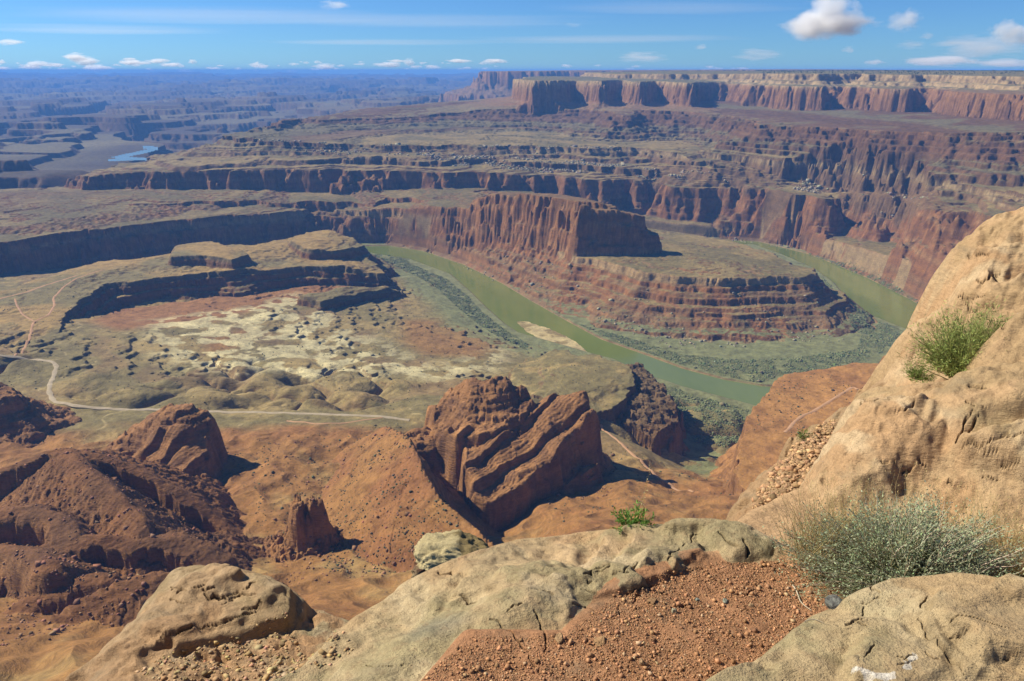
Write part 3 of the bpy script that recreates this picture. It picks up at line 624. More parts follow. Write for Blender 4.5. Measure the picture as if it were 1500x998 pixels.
# ---------------------------------------------------------------- the ground as meshes
def np_mesh(name, co, quads, cols=None, mat=None, smooth=True):
    me = bpy.data.meshes.new(name)
    nv, nf = len(co), len(quads); k = quads.shape[1]
    me.vertices.add(nv); me.vertices.foreach_set('co', np.ascontiguousarray(co, np.float32).ravel())
    me.loops.add(nf * k); me.loops.foreach_set('vertex_index', np.ascontiguousarray(quads, np.int32).ravel())
    me.polygons.add(nf); me.polygons.foreach_set('loop_start', np.arange(0, nf * k, k, dtype=np.int32))
    if smooth: me.polygons.foreach_set('use_smooth', np.ones(nf, bool))
    me.update(calc_edges=True)
    if cols is not None:
        at_ = me.attributes.new('col', 'FLOAT_COLOR', 'POINT')
        at_.data.foreach_set('color', np.ascontiguousarray(np.c_[cols, np.ones(len(cols))], np.float32).ravel())
    if mat: me.materials.append(mat)
    o = bpy.data.objects.new(name, me); sc.collection.objects.link(o); return o
def tag(o, label=None, cat=None, group=None, kind=None):
    if label: o['label'] = label
    if cat: o['category'] = cat
    if group: o['group'] = group
    if kind: o['kind'] = kind
    return o

class NT:                                   # tiny node helper
    def __init__(s, name):
        s.m = bpy.data.materials.new(name); s.m.use_nodes = True; s.t = s.m.node_tree; s.b = s.t.nodes['Principled BSDF']
        s.b.inputs['Roughness'].default_value = .9; s.b.inputs['Specular IOR Level'].default_value = .15
    def n(s, typ, **kw):
        q = s.t.nodes.new(typ)
        for k_, v_ in kw.items():
            if k_.startswith('i_'):
                key = k_[2:]; q.inputs[int(key) if key.isdigit() else key].default_value = v_
            else: setattr(q, k_, v_)
        return q
    def l(s, a, b): s.t.links.new(a, b)
    def noise(s, vec, scale, detail=4, rough=.55):
        q = s.n('ShaderNodeTexNoise'); q.inputs['Scale'].default_value = scale; q.inputs['Detail'].default_value = detail; q.inputs['Roughness'].default_value = rough
        s.l(vec, q.inputs['Vector']); return q.outputs['Fac']
    def ramp(s, fac, stops):
        q = s.n('ShaderNodeValToRGB'); s.l(fac, q.inputs[0]); e = q.color_ramp.elements
        while len(e) < len(stops): e.new(.5)
        for el, (p, c_) in zip(e, stops): el.position = p; el.color = (*c_, 1) if len(c_) == 3 else c_
        return q.outputs[0]
    def math(s, op, a, b=None, clamp=False):
        q = s.n('ShaderNodeMath', operation=op, use_clamp=clamp)
        for i, v_ in enumerate((a, b)):
            if v_ is None: continue
            if isinstance(v_, (int, float)): q.inputs[i].default_value = v_
            else: s.l(v_, q.inputs[i])
        return q.outputs[0]
    def mixc(s, fac, a, b, blend='MIX'):
        q = s.n('ShaderNodeMix', data_type='RGBA', blend_type=blend)
        for i, v_ in ((0, fac), (6, a), (7, b)):
            if isinstance(v_, (int, float)): q.inputs[i].default_value = v_
            elif isinstance(v_, (tuple, list)): q.inputs[i].default_value = (*v_, 1)
            else: s.l(v_, q.inputs[i])
        return q.outputs[2]
    def bump(s, hgt, strength, dist, prev=None):
        q = s.n('ShaderNodeBump'); q.inputs['Strength'].default_value = strength; q.inputs['Distance'].default_value = dist
        s.l(hgt, q.inputs['Height'])
        if prev is not None: s.l(prev, q.inputs['Normal'])
        return q.outputs[0]
    def map(s, vec, scale):
        q = s.n('ShaderNodeMapping'); q.inputs['Scale'].default_value = scale; s.l(vec, q.inputs[0]); return q.outputs[0]

def ground_mat():
    m = NT('canyon_ground'); geo = m.n('ShaderNodeNewGeometry'); pos = geo.outputs['Position']
    at_ = m.n('ShaderNodeAttribute', attribute_name='col')
    a = m.noise(pos, .35, 5, .65); b_ = m.noise(m.map(pos, (.05, .05, .9)), 1.0, 5, .6)
    f = m.math('ADD', m.math('MULTIPLY', a, .5), m.math('MULTIPLY', b_, .5))
    tint = m.ramp(f, [(.30, (.62, .60, .60)), (.5, (1, 1, 1)), (.72, (1.32, 1.30, 1.26))])
    col = m.mixc(1.0, at_.outputs[0], tint, 'MULTIPLY')
    lg = m.noise(pos, .045, 5, .65); col = m.mixc(1.0, col, m.ramp(lg, [(.32, (.70, .66, .64)), (.5, (1, 1, 1)), (.70, (1.25, 1.22, 1.18))]), 'MULTIPLY')
    sp = m.noise(pos, .55, 2, .5); dots = m.ramp(sp, [(.66, (1, 1, 1)), (.72, (.62, .66, .58))])
    col = m.mixc(.7, col, m.mixc(1.0, col, dots, 'MULTIPLY'))
    m.l(col, m.b.inputs['Base Color'])
    nb = m.bump(m.noise(m.map(pos, (.12, .12, .5)), 1.0, 6, .62), .7, 3.0)
    nb = m.bump(m.noise(pos, .8, 4, .6), .5, .8, nb)
    m.l(nb, m.b.inputs['Normal'])
    return m.m
GM = ground_mat()
XX = (YR[:, None] * UR[None]).astype(np.float32)
POS = np.stack([XX, np.repeat(YR[:, None], NC, 1).astype(np.float32), H], -1).reshape(-1, 3)
idx = np.arange(NR * NC, dtype=np.int32).reshape(NR, NC)
quads = np.stack([idx[:-1, :-1], idx[:-1, 1:], idx[1:, 1:], idx[1:, :-1]], -1).reshape(-1, 4)
FG = G[:-1, :-1].reshape(-1)
COLF = COL.reshape(-1, 3)
NAMES = dict(terrain=('terrain', None), mesa=('mesa', None), far_mesa=('far_mesa', None), terraces=('terraces', None), canyon_wall=('canyon_wall', None))
def region_obj(name, regs):
    m = np.isin(FG, [RI[q] for q in regs])
    q = quads[m]; u_, inv = np.unique(q, return_inverse=True)
    return np_mesh(name, POS[u_], inv.reshape(-1, 4), COLF[u_], GM)
LAND_THINGS = dict(mesa=('mesa', 'long flat topped mesa with tall red cliffs along the skyline at the right', 'mesa'), far_mesa=('distant_mesa', 'hazy blue mesa standing behind the left end of the long red mesa', 'mesa'),
 butte=('butte', 'red cliffed ridge inside the river bend above banded slopes', 'butte'), rock_fin=('rock_fin', 'biggest red rock fin with tilted slabs and a blocky top in the middle distance', 'rock fin'),
 rock_dome=('rock_dome', 'brown layered rock dome below the pale road', 'rock'), river_cliff=('rock_outcrop', 'dark broken layered rock outcrop between the green hill and the river flat', 'rock outcrop'), rock_knob=('rock_mound', 'dark red rock cut off by the left edge below the road bend', 'rock'),
 rock_pillar=('rock_pillar', 'small dark jagged rock pillar on the orange slope between dome and fin', 'rock pillar'))
STRUCT_NAMES = dict(alcove='alcove_bench', hill='green_hill', red_bench='red_bench_ground', red_ridge='red_ridge_ground', red_hill='red_hills', far_plateau='far_plateau_terrain', terraces='terraced_slopes', canyon_wall='canyon_terrain')
for nm in REG:
    if (FG == RI[nm]).any():
        if nm in LAND_THINGS: n_, lb, ct = LAND_THINGS[nm]; tag(region_obj(n_, [nm]), lb, ct)
        else: tag(region_obj(STRUCT_NAMES.get(nm, nm), [nm]), kind='structure')
# water
def water_mat():
    m = NT('river_water'); pos = m.n('ShaderNodeNewGeometry').outputs['Position']
    f = m.noise(m.map(pos, (.012, .005, 1)), 1.0, 6, .62)
    m.l(m.ramp(f, [(.35, (.122, .145, .022)), (.65, (.150, .172, .032))]), m.b.inputs['Base Color'])
    m.b.inputs['Roughness'].default_value = .12; m.b.inputs['Specular IOR Level'].default_value = .5
    m.l(m.bump(m.noise(m.map(pos, (.25, .6, 1)), 1.0, 4, .6), .10, .3), m.b.inputs['Normal'])
    return m.m
WM = water_mat()
def water(name, cells, z):
    i, j = np.where(cells[:-1, :-1] | cells[1:, :-1] | cells[:-1, 1:] | cells[1:, 1:])
    q = []; Ix = np.arange(CX.size).reshape(CX.shape)
    q = np.stack([Ix[i, j], Ix[i, j + 1], Ix[i + 1, j + 1], Ix[i + 1, j]], -1)
    u_, inv = np.unique(q, return_inverse=True)
    co = np.stack([CX.ravel()[u_], CY.ravel()[u_], np.full(len(u_), z)], -1)
    return np_mesh(name, co, inv.reshape(-1, 4), None, WM)
tag(water('river', CRV < 22, -600.0), kind='structure')
tag(water('distant_river', CFR < 12, -479.0), kind='structure')
# haze
def haze():
    import bmesh
    bm = bmesh.new(); bmesh.ops.create_cube(bm, size=1)
    for v in bm.verts: v.co = Vector((v.co.x * 80000, v.co.y * 80000, 45 if v.co.z > 0 else -900))
    me = bpy.data.meshes.new('haze'); bm.to_mesh(me); o = bpy.data.objects.new('haze', me); sc.collection.objects.link(o)
    m = bpy.data.materials.new('air'); m.use_nodes = True; t = m.node_tree; t.nodes.clear()
    out = t.nodes.new('ShaderNodeOutputMaterial'); v = t.nodes.new('ShaderNodeVolumePrincipled')
    v.inputs['Color'].default_value = (.17, .43, 1.0, 1); v.inputs['Density'].default_value = 5.6e-5; v.inputs['Anisotropy'].default_value = 0.0
    t.links.new(v.outputs[0], out.inputs['Volume']); me.materials.append(m)
    tag(o, kind='stuff')
haze()
# ---------------------------------------------------------------- the viewpoint: sandstone ledges, boulders, gravel
FQ = 1.0
fy = [.75]
while fy[-1] < 12.5: fy.append(fy[-1] * (1 + .0022 / FQ))
FY = np.array(fy); FNC = int(2080 * FQ); FU = np.linspace(-.85, 1.62, FNC); FNR = len(FY)
fX = FY[:, None] * FU[None]; fYY = np.repeat(FY[:, None], FNC, 1)
ROCK = [(0,0),(.03,-.012),(.07,-.05),(.12,-.14),(.18,-.34),(.26,-.8),(.5,-2.6),(1.2,-9)]
BOUL = [(0,0),(.02,-.012),(.05,-.05),(.09,-.13),(.14,-.28),(.22,-.6),(.4,-1.4),(1,-4)]
SLOP = [(0,0),(.04,-.02),(.1,-.12),(.18,-.4),(.3,-1.2),(.6,-4),(1.2,-10)]
FL = []
def fland(name, pts, prof, dome, warp, e=.25):
    FL.append(dict(name=name, pts=P_(pts), prof=np.array(prof, float), dome=dome, warp=warp, e=e))
fland('gravel', [(540,1200,-1.72),(620,1000,-1.765),(690,925,-1.83),(830,925,-1.85),(900,860,-1.92),(1000,815,-1.98),(1100,795,-2.03),(1092,764,-2.14),(1112,752,-2.22),(1150,735,-2.32),(1215,705,-2.36),(1300,650,-2.36),(1500,640,-2.3),(2800,760,-1.9),(2800,1300,-1.6)], SLOP, (.0, .0), (.02, .006, .002))
fland('ledge', [(330,1060,-1.93),(400,1003,-1.97),(445,983,-1.99),(482,953,-2.01),(530,907,-2.06),(575,882,-2.09),(605,854,-2.11),(640,838,-2.13),(700,816,-2.16),(760,800,-2.18),(850,788,-2.17),(900,783,-2.14),(960,779,-2.11),(1000,768,-2.06),(1060,760,-2.01),(1100,770,-2.01),(1128,792,-2.04),
  (1130,812,-2.03),(1090,824,-2.01),(1000,838,-1.965),(960,864,-1.925),(900,874,-1.905),(840,912,-1.85),(760,914,-1.845),(690,926,-1.825),(640,966,-1.785),(612,1004,-1.757),(540,1200,-1.71)], ROCK, (.06, .035), (.05, .035, .014))
fland('mound', [(1050,790,-2.0),(1040,770,-1.985),(1065,760,-1.98),(1095,768,-1.985),(1122,788,-2.02),(1118,806,-2.02),(1075,812,-1.99)], BOUL, (.35, .05), (.03, .015, .006))
fland('block', [(20,1040,-2.85),(95,995,-2.93),(150,959,-3.0),(205,907,-3.1),(238,856,-3.2),(262,836,-3.24),(300,831,-3.2),(350,836,-3.1),(390,846,-3.05),(412,862,-3.0),(402,890,-2.95),(340,908,-2.95),(250,938,-2.9),(190,1010,-2.78),(160,1060,-2.7)], BOUL, (.10, .06), (.06, .03, .01))
fland('rough', [(120,1060,-2.72),(180,1000,-2.86),(250,946,-3.0),(330,914,-3.06),(410,896,-3.1),(450,898,-3.12),(505,918,-3.1),(560,950,-2.8),(560,1040,-2.5),(300,1150,-2.5)], ROCK, (.12, .05), (.06, .03, .015))
fland('rubble', [(1112,762,-2.5),(1122,728,-2.75),(1145,693,-2.95),(1175,664,-3.05),(1205,640,-3.1),(1222,614,-3.25),(1275,582,-3.2),(1300,552,-3.2),(1345,545,-3.0),(1420,560,-2.5),(1380,640,-2.4),(1220,745,-2.42),(1150,775,-2.42)], SLOP, (.05, .05), (.08, .04, .02))
fland('cliff', [(1330,560,-3.1),(1334,508,-2.78),(1341,476,-2.57),(1376,446,-2.32),(1406,425,-2.16),(1418,392,-1.97),(1429,354,-1.72),(1428,334,-1.6),(1440,322,-1.53),(1470,314,-1.48),(1500,309,-1.45),(2600,290,-1.3),(2800,480,-1.3),(1500,515,-2.1),(1420,545,-2.6)], BOUL, (.22, .16), (.05, .018, .003))
fland('slab', [(1208,752,-2.32),(1206,705,-2.28),(1220,658,-2.22),(1260,616,-2.12),(1260,590,-2.07),(1288,567,-2.01),(1345,566,-1.92),(1375,553,-1.84),(1420,540,-1.77),(1470,530,-1.70),(1510,510,-1.62),(2800,480,-1.3),(2800,740,-1.7),(1500,775,-2.12),(1350,775,-2.28)], BOUL, (.12, .12), (.06, .02, .004))
fland('front', [(985,1040,-1.50),(1040,998,-1.555),(1085,980,-1.585),(1122,967,-1.60),(1150,948,-1.62),(1200,916,-1.64),(1262,884,-1.62),(1305,857,-1.57),(1345,840,-1.52),(1400,832,-1.49),(1450,837,-1.47),(1520,854,-1.44),(2750,1000,-1.35),(2700,1400,-1.35),(1000,1400,-1.40)], BOUL, (.13, .07), (.03, .015, .005))
fland('shelf', [(1468,528,-1.72),(1470,500,-1.66),(1476,474,-1.56),(1496,458,-1.5),(1580,448,-1.4),(1600,530,-1.6),(1500,536,-1.72)], BOUL, (.2, .08), (.03, .015, .006), .1)
CRACKS = [[(720,905),(745,925),(762,945),(775,960),(785,985)], [(783,895),(792,915),(800,935),(796,955)], [(856,842),(873,833),(892,826)], [(912,838),(922,830),(935,822)], [(893,830),(875,840)], [(980,822),(994,804)], [(1000,800),(1018,784),(1030,776)], [(920,870),(945,862),(965,856)], [(535,975),(560,977),(592,975)],
  [(235,935),(262,928),(300,920),(340,908),(375,898)], [(1345,908),(1358,925),(1374,942),(1388,958),(1400,975),(1410,990)], [(1395,905),(1425,903),(1450,912),(1480,922)], [(1268,888),(1262,902)], [(1440,700),(1460,705)], [(1408,660),(1440,652),(1475,642),(1500,634)], [(1420,566),(1440,570),(1455,570)], [(1405,435),(1418,438)], [(1400,650),(1415,620),(1425,600)], [(260,868),(285,862),(300,858)], [(320,880),(345,868),(365,862)], [(1088,790),(1094,802),(1096,815)], [(1050,775),(1062,790),(1080,800)]]
_rk = np.random.default_rng(63)
for (x0, y0, x1, y1), n_ in [((650, 830, 1100, 900), 14), ((1240, 860, 1480, 980), 12), ((1250, 580, 1490, 720), 12), ((240, 840, 400, 900), 9), ((1400, 360, 1490, 480), 6)]:
    for _ in range(n_):
        cx_, cy_ = _rk.uniform(x0, x1), _rk.uniform(y0, y1); a_ = _rk.normal(-.25, .5); l_ = _rk.uniform(10, 42); pp = []
        for t_ in np.linspace(-.5, .5, 5): pp.append((cx_ + math.cos(a_) * l_ * t_ + _rk.normal(0, 1.8), cy_ + math.sin(a_) * l_ * t_ * .6 + _rk.normal(0, 1.5)))
        CRACKS.append(pp)
FNAMES = ['void'] + [l['name'] for l in FL]
fH = np.full(fX.shape, -14.0, np.float32); fG = np.zeros(fX.shape, np.uint8); fD = np.full(fX.shape, 9.0, np.float32)
def fchunk(r):
    r0, r1 = r; X = fX[r0:r1]; Y = fYY[r0:r1]
    a = fbm(X, Y, .8, 3, 201); b = fbm(X, Y, .22, 3, 205); c = fbm(X, Y, .07, 3, 209)
    sc_ = np.clip(Y / 3, .6, 2.2)
    h = np.full(X.shape, -14, np.float32); g = np.zeros(X.shape, np.uint8); D = np.full(X.shape, 9, np.float32)
    # fields on a coarse subset
    sub = slice(None, None, 3)
    Xs, Ys = X[:, sub], Y[:, sub]; cc = np.linspace(0, Xs.shape[1] - 1, 1); full = np.arange(X.shape[1]) / 3.0
    j0 = np.clip(full.astype(int), 0, Xs.shape[1] - 2); fj = (full - j0)[None].astype(np.float32); fj = np.minimum(fj, 1)
    def U(A): A = A.astype(np.float32); return A[:, j0] * (1 - fj) + A[:, j0 + 1] * fj
    for k, l in enumerate(FL):
        d = U(sdf(l['pts'], Xs, Ys)); z = U(idw(l['pts'], Xs, Ys, l['e']))
        w = l['warp']; d = d + (a * w[0] + b * w[1] + c * w[2]) * sc_
        p = l['prof']; out = np.interp(d / sc_, p[:, 0], p[:, 1] ) * sc_
        ins = np.minimum(l['dome'][1], l['dome'][1] * (1 - np.exp(np.minimum(d, 0) * l['dome'][0] / (l['dome'][1] + 1e-6)))) * (d < 0)
        zz = z + np.where(d < 0, ins, out)
        n = l['name']
        if n == 'gravel': zz = zz + a * .012 + b * .006 + c * .0035
        elif n == 'rubble': zz = zz + a * .05 + b * .035 + c * .016 + (cells(X, Y, .16, 11) - .5) * .05
        elif n == 'rough':
            zz = zz + a * .08 + b * .03 + c * .02; q = zz + .25 * X; zz = zz + (terrace(q, .07, .2) - q) * .6
        else:
            zz = zz + (a * .05 + b * .024 + c * .009) * sc_
            q = zz + .10 * X + .12 * Y + a * .05; zz = zz + (terrace(q, .085, .13) - q) * .72 * sstep(-.1, .4, fbm(X, Y, .6, 2, 215))
        m = zz > h; h = np.where(m, zz, h); g[m] = k + 1; D = np.where(m, d, D)
    fH[r0:r1] = h; fG[r0:r1] = g; fD[r0:r1] = D
FCH = [(i, min(i + 64, FNR)) for i in range(0, FNR, 64)]
with ThreadPoolExecutor(4) as ex: list(ex.map(fchunk, FCH))
def fhz(x, y):
    fi = np.interp(y, FY, np.arange(FNR)); fj = np.interp(np.asarray(x) / y, FU, np.arange(FNC))
    i = np.clip(np.round(fi).astype(int), 0, FNR - 1); j = np.clip(np.round(fj).astype(int), 0, FNC - 1)
    return fH[i, j]
def fhit(px, py):
    v = (499 - py) / 1100; u = (px - 750) / 1100
    zz = -FY * tand(py); xx = FY / (CP + v * SP) * u
    b = np.where(zz <= fhz(xx, FY))[0]; k = b[0] if len(b) else FNR - 1
    return (float(xx[k]), float(FY[k]), float(fhz(xx[k], FY[k])))
# slabs lying on slabs: each a raised bed with a sharp edge
RAISE = [([(1213,705),(1224,655),(1264,606),(1300,592),(1345,604),(1352,640),(1335,690),(1290,725),(1240,742)], .13, .10), ([(1396,660),(1440,645),(1500,632),(1600,630),(1600,705),(1500,690),(1420,680)], .10, .03), ([(1345,590),(1390,565),(1470,545),(1600,540),(1600,600),(1480,615),(1400,630)], .08, .05),
 ([(1428,350),(1436,318),(1460,308),(1520,302),(1540,345),(1480,356)], .06, .04), ([(1412,412),(1424,370),(1470,372),(1540,362),(1540,405),(1470,412)], .12, .05), ([(1376,462),(1405,428),(1460,424),(1540,418),(1540,455),(1440,470)], .14, .06),
 ([(1346,908),(1360,925),(1376,942),(1402,976),(1420,1005),(1600,1005),(1600,880),(1430,862),(1370,872)], .03, .012), ([(1130,985),(1180,935),(1262,905),(1330,912),(1372,945),(1390,985),(1300,1010)], .02, .03),
 ([(150,962),(205,908),(240,862),(300,836),(385,848),(408,864),(396,886),(335,906),(262,926),(236,934),(200,980)], .04, .03), ([(820,850),(870,832),(930,820),(1010,795),(1040,800),(1000,826),(930,850),(880,868)], .025, .012), ([(610,880),(660,842),(760,806),(860,792),(860,820),(760,850),(680,880),(630,905)], .03, .05)]
for px_, th_, ed_ in RAISE:
    pts = [fhit(*p) for p in px_]; P = np.array(pts); ri = np.where((FY > P[:, 1].min() - .4) & (FY < P[:, 1].max() + .4))[0]; s_ = slice(ri[0], ri[-1] + 1)
    d_ = sdf(pts, fX[s_], fYY[s_]) + fbm(fX[s_], fYY[s_], .35, 3, 241) * .07 + fbm(fX[s_], fYY[s_], .09, 2, 243) * .02
    fH[s_] += th_ * sstep(ed_, -ed_, d_) * (fH[s_] > -6)
for _ in range(3):
    fH[1:-1] = (fH[:-2] + 2 * fH[1:-1] + fH[2:]) / 4; fH[:, 1:-1] = (fH[:, :-2] + 2 * fH[:, 1:-1] + fH[:, 2:]) / 4
# cracks
CD = np.full(fX.shape, 9.0, np.float32)
for cr in CRACKS:
    pts = [fhit(*p) for p in cr]
    P = np.array(pts); lo = P.min(0) - .25; hi_ = P.max(0) + .25
    ri = np.where((FY > lo[1]) & (FY < hi_[1]))[0]
    if len(ri) == 0: continue
    s = slice(ri[0], ri[-1] + 1)
    d, _, _ = crest(pts, fX[s] + fbm(fX[s], fYY[s], .06, 2, 221) * .012, fYY[s] + fbm(fX[s], fYY[s], .06, 2, 223) * .012)
    CD[s] = np.minimum(CD[s], d / np.clip(fYY[s] / 3, .5, 2))
cw = .0026 + .0030 * np.clip(fbm(fX, fYY, .12, 2, 225), -.7, 1)
fH -= np.exp(-(CD / cw) ** 2) * .028 * (np.clip(fYY / 3, .5, 2))
# colour
def fpoly(lst): return [fhit(*p) for p in lst]
LICHEN = fpoly([(1251,982),(1262,978),(1275,986),(1295,985),(1320,972),(1338,958),(1347,960),(1340,978),(1322,990),(1300,999),(1270,996)])
GREYP = fpoly([(590,930),(640,905),(690,905),(660,930),(600,940)])
PALE1 = fpoly([(1290,640),(1400,560),(1420,565),(1330,650),(1290,680)])
fC = np.zeros(fX.shape + (3,), np.float32)
SS = dict(tan=(.44,.305,.165), orange=(.41,.245,.122), grey=(.285,.232,.122), pale=(.55,.425,.255), grav=(.34,.172,.084), dark=(.20,.128,.068), sand=(.44,.28,.145))
SS = {k: np.array(v, np.float32) for k, v in SS.items()}
def fcol(r):
    r0, r1 = r; X = fX[r0:r1]; Y = fYY[r0:r1]; h = fH[r0:r1]; g = fG[r0:r1]; D = fD[r0:r1]
    a = fbm(X, Y, .9, 3, 301); b = fbm(X, Y, .25, 4, 305); c = fbm(X, Y, .05, 3, 309)
    v = mix(np.broadcast_to(SS['tan'], X.shape + (3,)), SS['grey'], sstep(.0, .6, a + b * .6 + .12) * .85)
    v = mix(v, SS['orange'], sstep(.0, .6, -a + b * .5 - .05) * .75)
    v = mix(v, SS['pale'], sstep(.2, .55, fbm(X + .3 * Y, Y * .5, .35, 4, 315)) * .55)
    def K(n): return g == FNAMES.index(n)
    m = K('gravel') | K('void'); s_ = mix(np.broadcast_to(SS['grav'], v.shape), SS['sand'], sstep(2.75, 3.0, Y + a * .1)); v[m] = s_[m]
    m = K('rubble'); v[m] = mix(v * .8, SS['orange'] * .75, np.full(X.shape, .7, np.float32))[m]
    m = K('rough'); v[m] = mix(mix(v * .85, SS['orange'] * .9, sstep(-.2, .3, b)), SS['dark'], sstep(.1, .6, c + b * .4) * .4)[m]
    m = K('cliff') | K('shelf'); v[m] = mix(v, SS['orange'] * 1.02, sstep(-.6, .3, a + b * .3) * .55)[m]
    m = K('block'); v[m] = mix(v * .82, SS['orange'] * .8, np.full(X.shape, .35, np.float32))[m]
    m = K('slab'); v[m] = mix(v, SS['orange'], sstep(-.5, .4, a - b * .3) * .5)[m]
    m = K('front') | K('mound'); v[m] = mix(v, SS['grey'], np.full(X.shape, .45, np.float32))[m]
    m = K('ledge'); v[m] = mix(v, SS['grey'] * 1.15, sstep(.15, -.25, X - .1 + a * .3) * .35)[m]
    v = mix(v, SS['grav'], K('ledge') * sstep(-.05, .0, D + b * .05) * sstep(3.2, 2.9, Y + X * .1) * (X > -.25) * .35)
    if r0 < FNR * .5:
        v = mix(v, (.60, .54, .44), (sdf(LICHEN, X, Y) + b * .03 + c * .012 < 0) * (.75 + .25 * sstep(-.3, .3, c)))
        v = mix(v, (.17, .165, .12), soft_poly(GREYP, X, Y, .05) * .55)
    spk = sstep(.35, .6, c + b * .3) * .35
    v = mix(v, SS['dark'], spk * (~(K('gravel') | K('void'))))
    v = mix(v, (.08, .045, .025), np.exp(-(CD[r0:r1] / (cw[r0:r1] * 1.1)) ** 2) * .6)
    fC[r0:r1] = v * (1 + .12 * c + .06 * b)[..., None]
with ThreadPoolExecutor(4) as ex: list(ex.map(fcol, FCH))
def stone_mat(name, bump1=.6, dist1=.03):
    m = NT(name); pos = m.n('ShaderNodeNewGeometry').outputs['Position']; at_ = m.n('ShaderNodeAttribute', attribute_name='col')
    a = m.noise(pos, 14, 6, .65); b_ = m.noise(m.map(pos, (8, 8, 40)), 1.0, 4, .6); g_ = m.noise(pos, 160, 3, .6)
    f = m.math('ADD', m.math('ADD', m.math('MULTIPLY', a, .45), m.math('MULTIPLY', b_, .25)), m.math('MULTIPLY', g_, .30))
    tint = m.ramp(f, [(.33, (.66, .64, .60)), (.5, (1, 1, 1)), (.68, (1.26, 1.25, 1.22))])
    col = m.mixc(1.0, at_.outputs[0], tint, 'MULTIPLY')
    fine = m.noise(pos, 420, 2, .6); col = m.mixc(1.0, col, m.ramp(fine, [(.3, (.74, .72, .70)), (.5, (1, 1, 1)), (.7, (1.22, 1.21, 1.2))]), 'MULTIPLY')
    vo = m.n('ShaderNodeTexVoronoi'); vo.inputs['Scale'].default_value = 85; m.l(pos, vo.inputs['Vector'])
    patch = m.math('MULTIPLY', m.ramp(m.noise(pos, 4.5, 4, .6), [(.47, (0, 0, 0)), (.62, (1, 1, 1))]), m.ramp(vo.outputs['Distance'], [(.10, (1, 1, 1)), (.26, (0, 0, 0))]))
    col = m.mixc(m.math('MULTIPLY', patch, .75), col, (.10, .075, .05))
    dv = m.ramp(m.noise(m.map(pos, (2.2, 2.2, 6)), 1.0, 6, .7), [(.54, (0, 0, 0)), (.70, (1, 1, 1))]); col = m.mixc(m.math('MULTIPLY', dv, .55), col, (.17, .135, .085))
    m.l(col, m.b.inputs['Base Color'])
    nb = m.bump(m.noise(m.map(pos, (5, 6, 22)), 1.0, 7, .7), .75, .05); nb = m.bump(m.noise(pos, 11, 7, .7), bump1, dist1, nb); nb = m.bump(m.noise(pos, 70, 4, .65), .6, .006, nb); nb = m.bump(g_, .5, .002, nb)
    nb = m.bump(m.math('MULTIPLY', patch, -1.0), .6, .004, nb)
    m.l(nb, m.b.inputs['Normal']); return m.m
SM = stone_mat('sandstone')
fidx = np.arange(FNR * FNC, dtype=np.int32).reshape(FNR, FNC)
fq = np.stack([fidx[:-1, :-1], fidx[:-1, 1:], fidx[1:, 1:], fidx[1:, :-1]], -1).reshape(-1, 4)
fFG = fG[:-1, :-1].reshape(-1); fFG = np.where(fH[:-1, :-1].reshape(-1) < -7, 0, fFG)
fPOS = np.stack([fX, fYY, fH], -1).reshape(-1, 3).astype(np.float32); fCF = fC.reshape(-1, 3)
def fobj(name, regs):
    m = np.isin(fFG, [FNAMES.index(q) for q in regs]); q = fq[m]; u_, inv = np.unique(q, return_inverse=True)
    return np_mesh(name, fPOS[u_], inv.reshape(-1, 4), fCF[u_], SM)
tag(fobj('gravel_ground', ['gravel']), kind='structure')
tag(fobj('rock_ledge', ['ledge', 'mound']), 'long pale sandstone ledge sloping away at the cliff edge beside the red gravel', 'rock ledge')
tag(fobj('sandstone_block', ['block']), 'tan flat-topped sandstone block jutting out at the lower left', 'rock')
tag(fobj('rough_ledge', ['rough']), 'crumbly orange brown ledge between the tan block and the long pale ledge', 'rock ledge')
tag(fobj('rubble_slope', ['rubble']), kind='structure')
outc = tag(fobj('rock_outcrop', ['cliff']), 'steep orange sandstone outcrop rising at the right edge behind the green shrub', 'rock outcrop')
tag(fobj('sandstone_slab', ['slab']), 'big rounded tan sandstone slab behind the grey sagebrush', 'rock')
tag(fobj('boulder', ['front']), 'cracked brown boulder in front of the sagebrush with a white crust streak', 'boulder')
tag(fobj('boulder', ['shelf']), 'small orange boulder on the slab beside the green shrub', 'boulder')
# ---------------------------------------------------------------- roads, scrub, boulders, gravel
rng = np.random.default_rng(77)
def resample(P, step):
    P = np.array(P, float); seg = np.r_[0, np.cumsum(np.hypot(*(np.diff(P[:, :2], axis=0).T)))]
    n = max(int(seg[-1] / step), 2); t = np.linspace(0, seg[-1], n + 1)
    Q_ = np.stack([np.interp(t, seg, P[:, k]) for k in (0, 1)], -1)
    for _ in range(3): Q_[1:-1] = (Q_[:-2] + Q_[1:-1] * 2 + Q_[2:]) / 4
    return Q_
def dirt_mat(name, c0, c1):
    m = NT(name); pos = m.n('ShaderNodeNewGeometry').outputs['Position']
    m.l(m.ramp(m.noise(pos, .12, 4, .6), [(.35, c0), (.65, c1)]), m.b.inputs['Base Color']); return m.m
RM = dirt_mat('pale_dirt', (.30, .235, .145), (.38, .30, .19)); RM2 = dirt_mat('red_dirt', (.36, .20, .10), (.42, .24, .125))
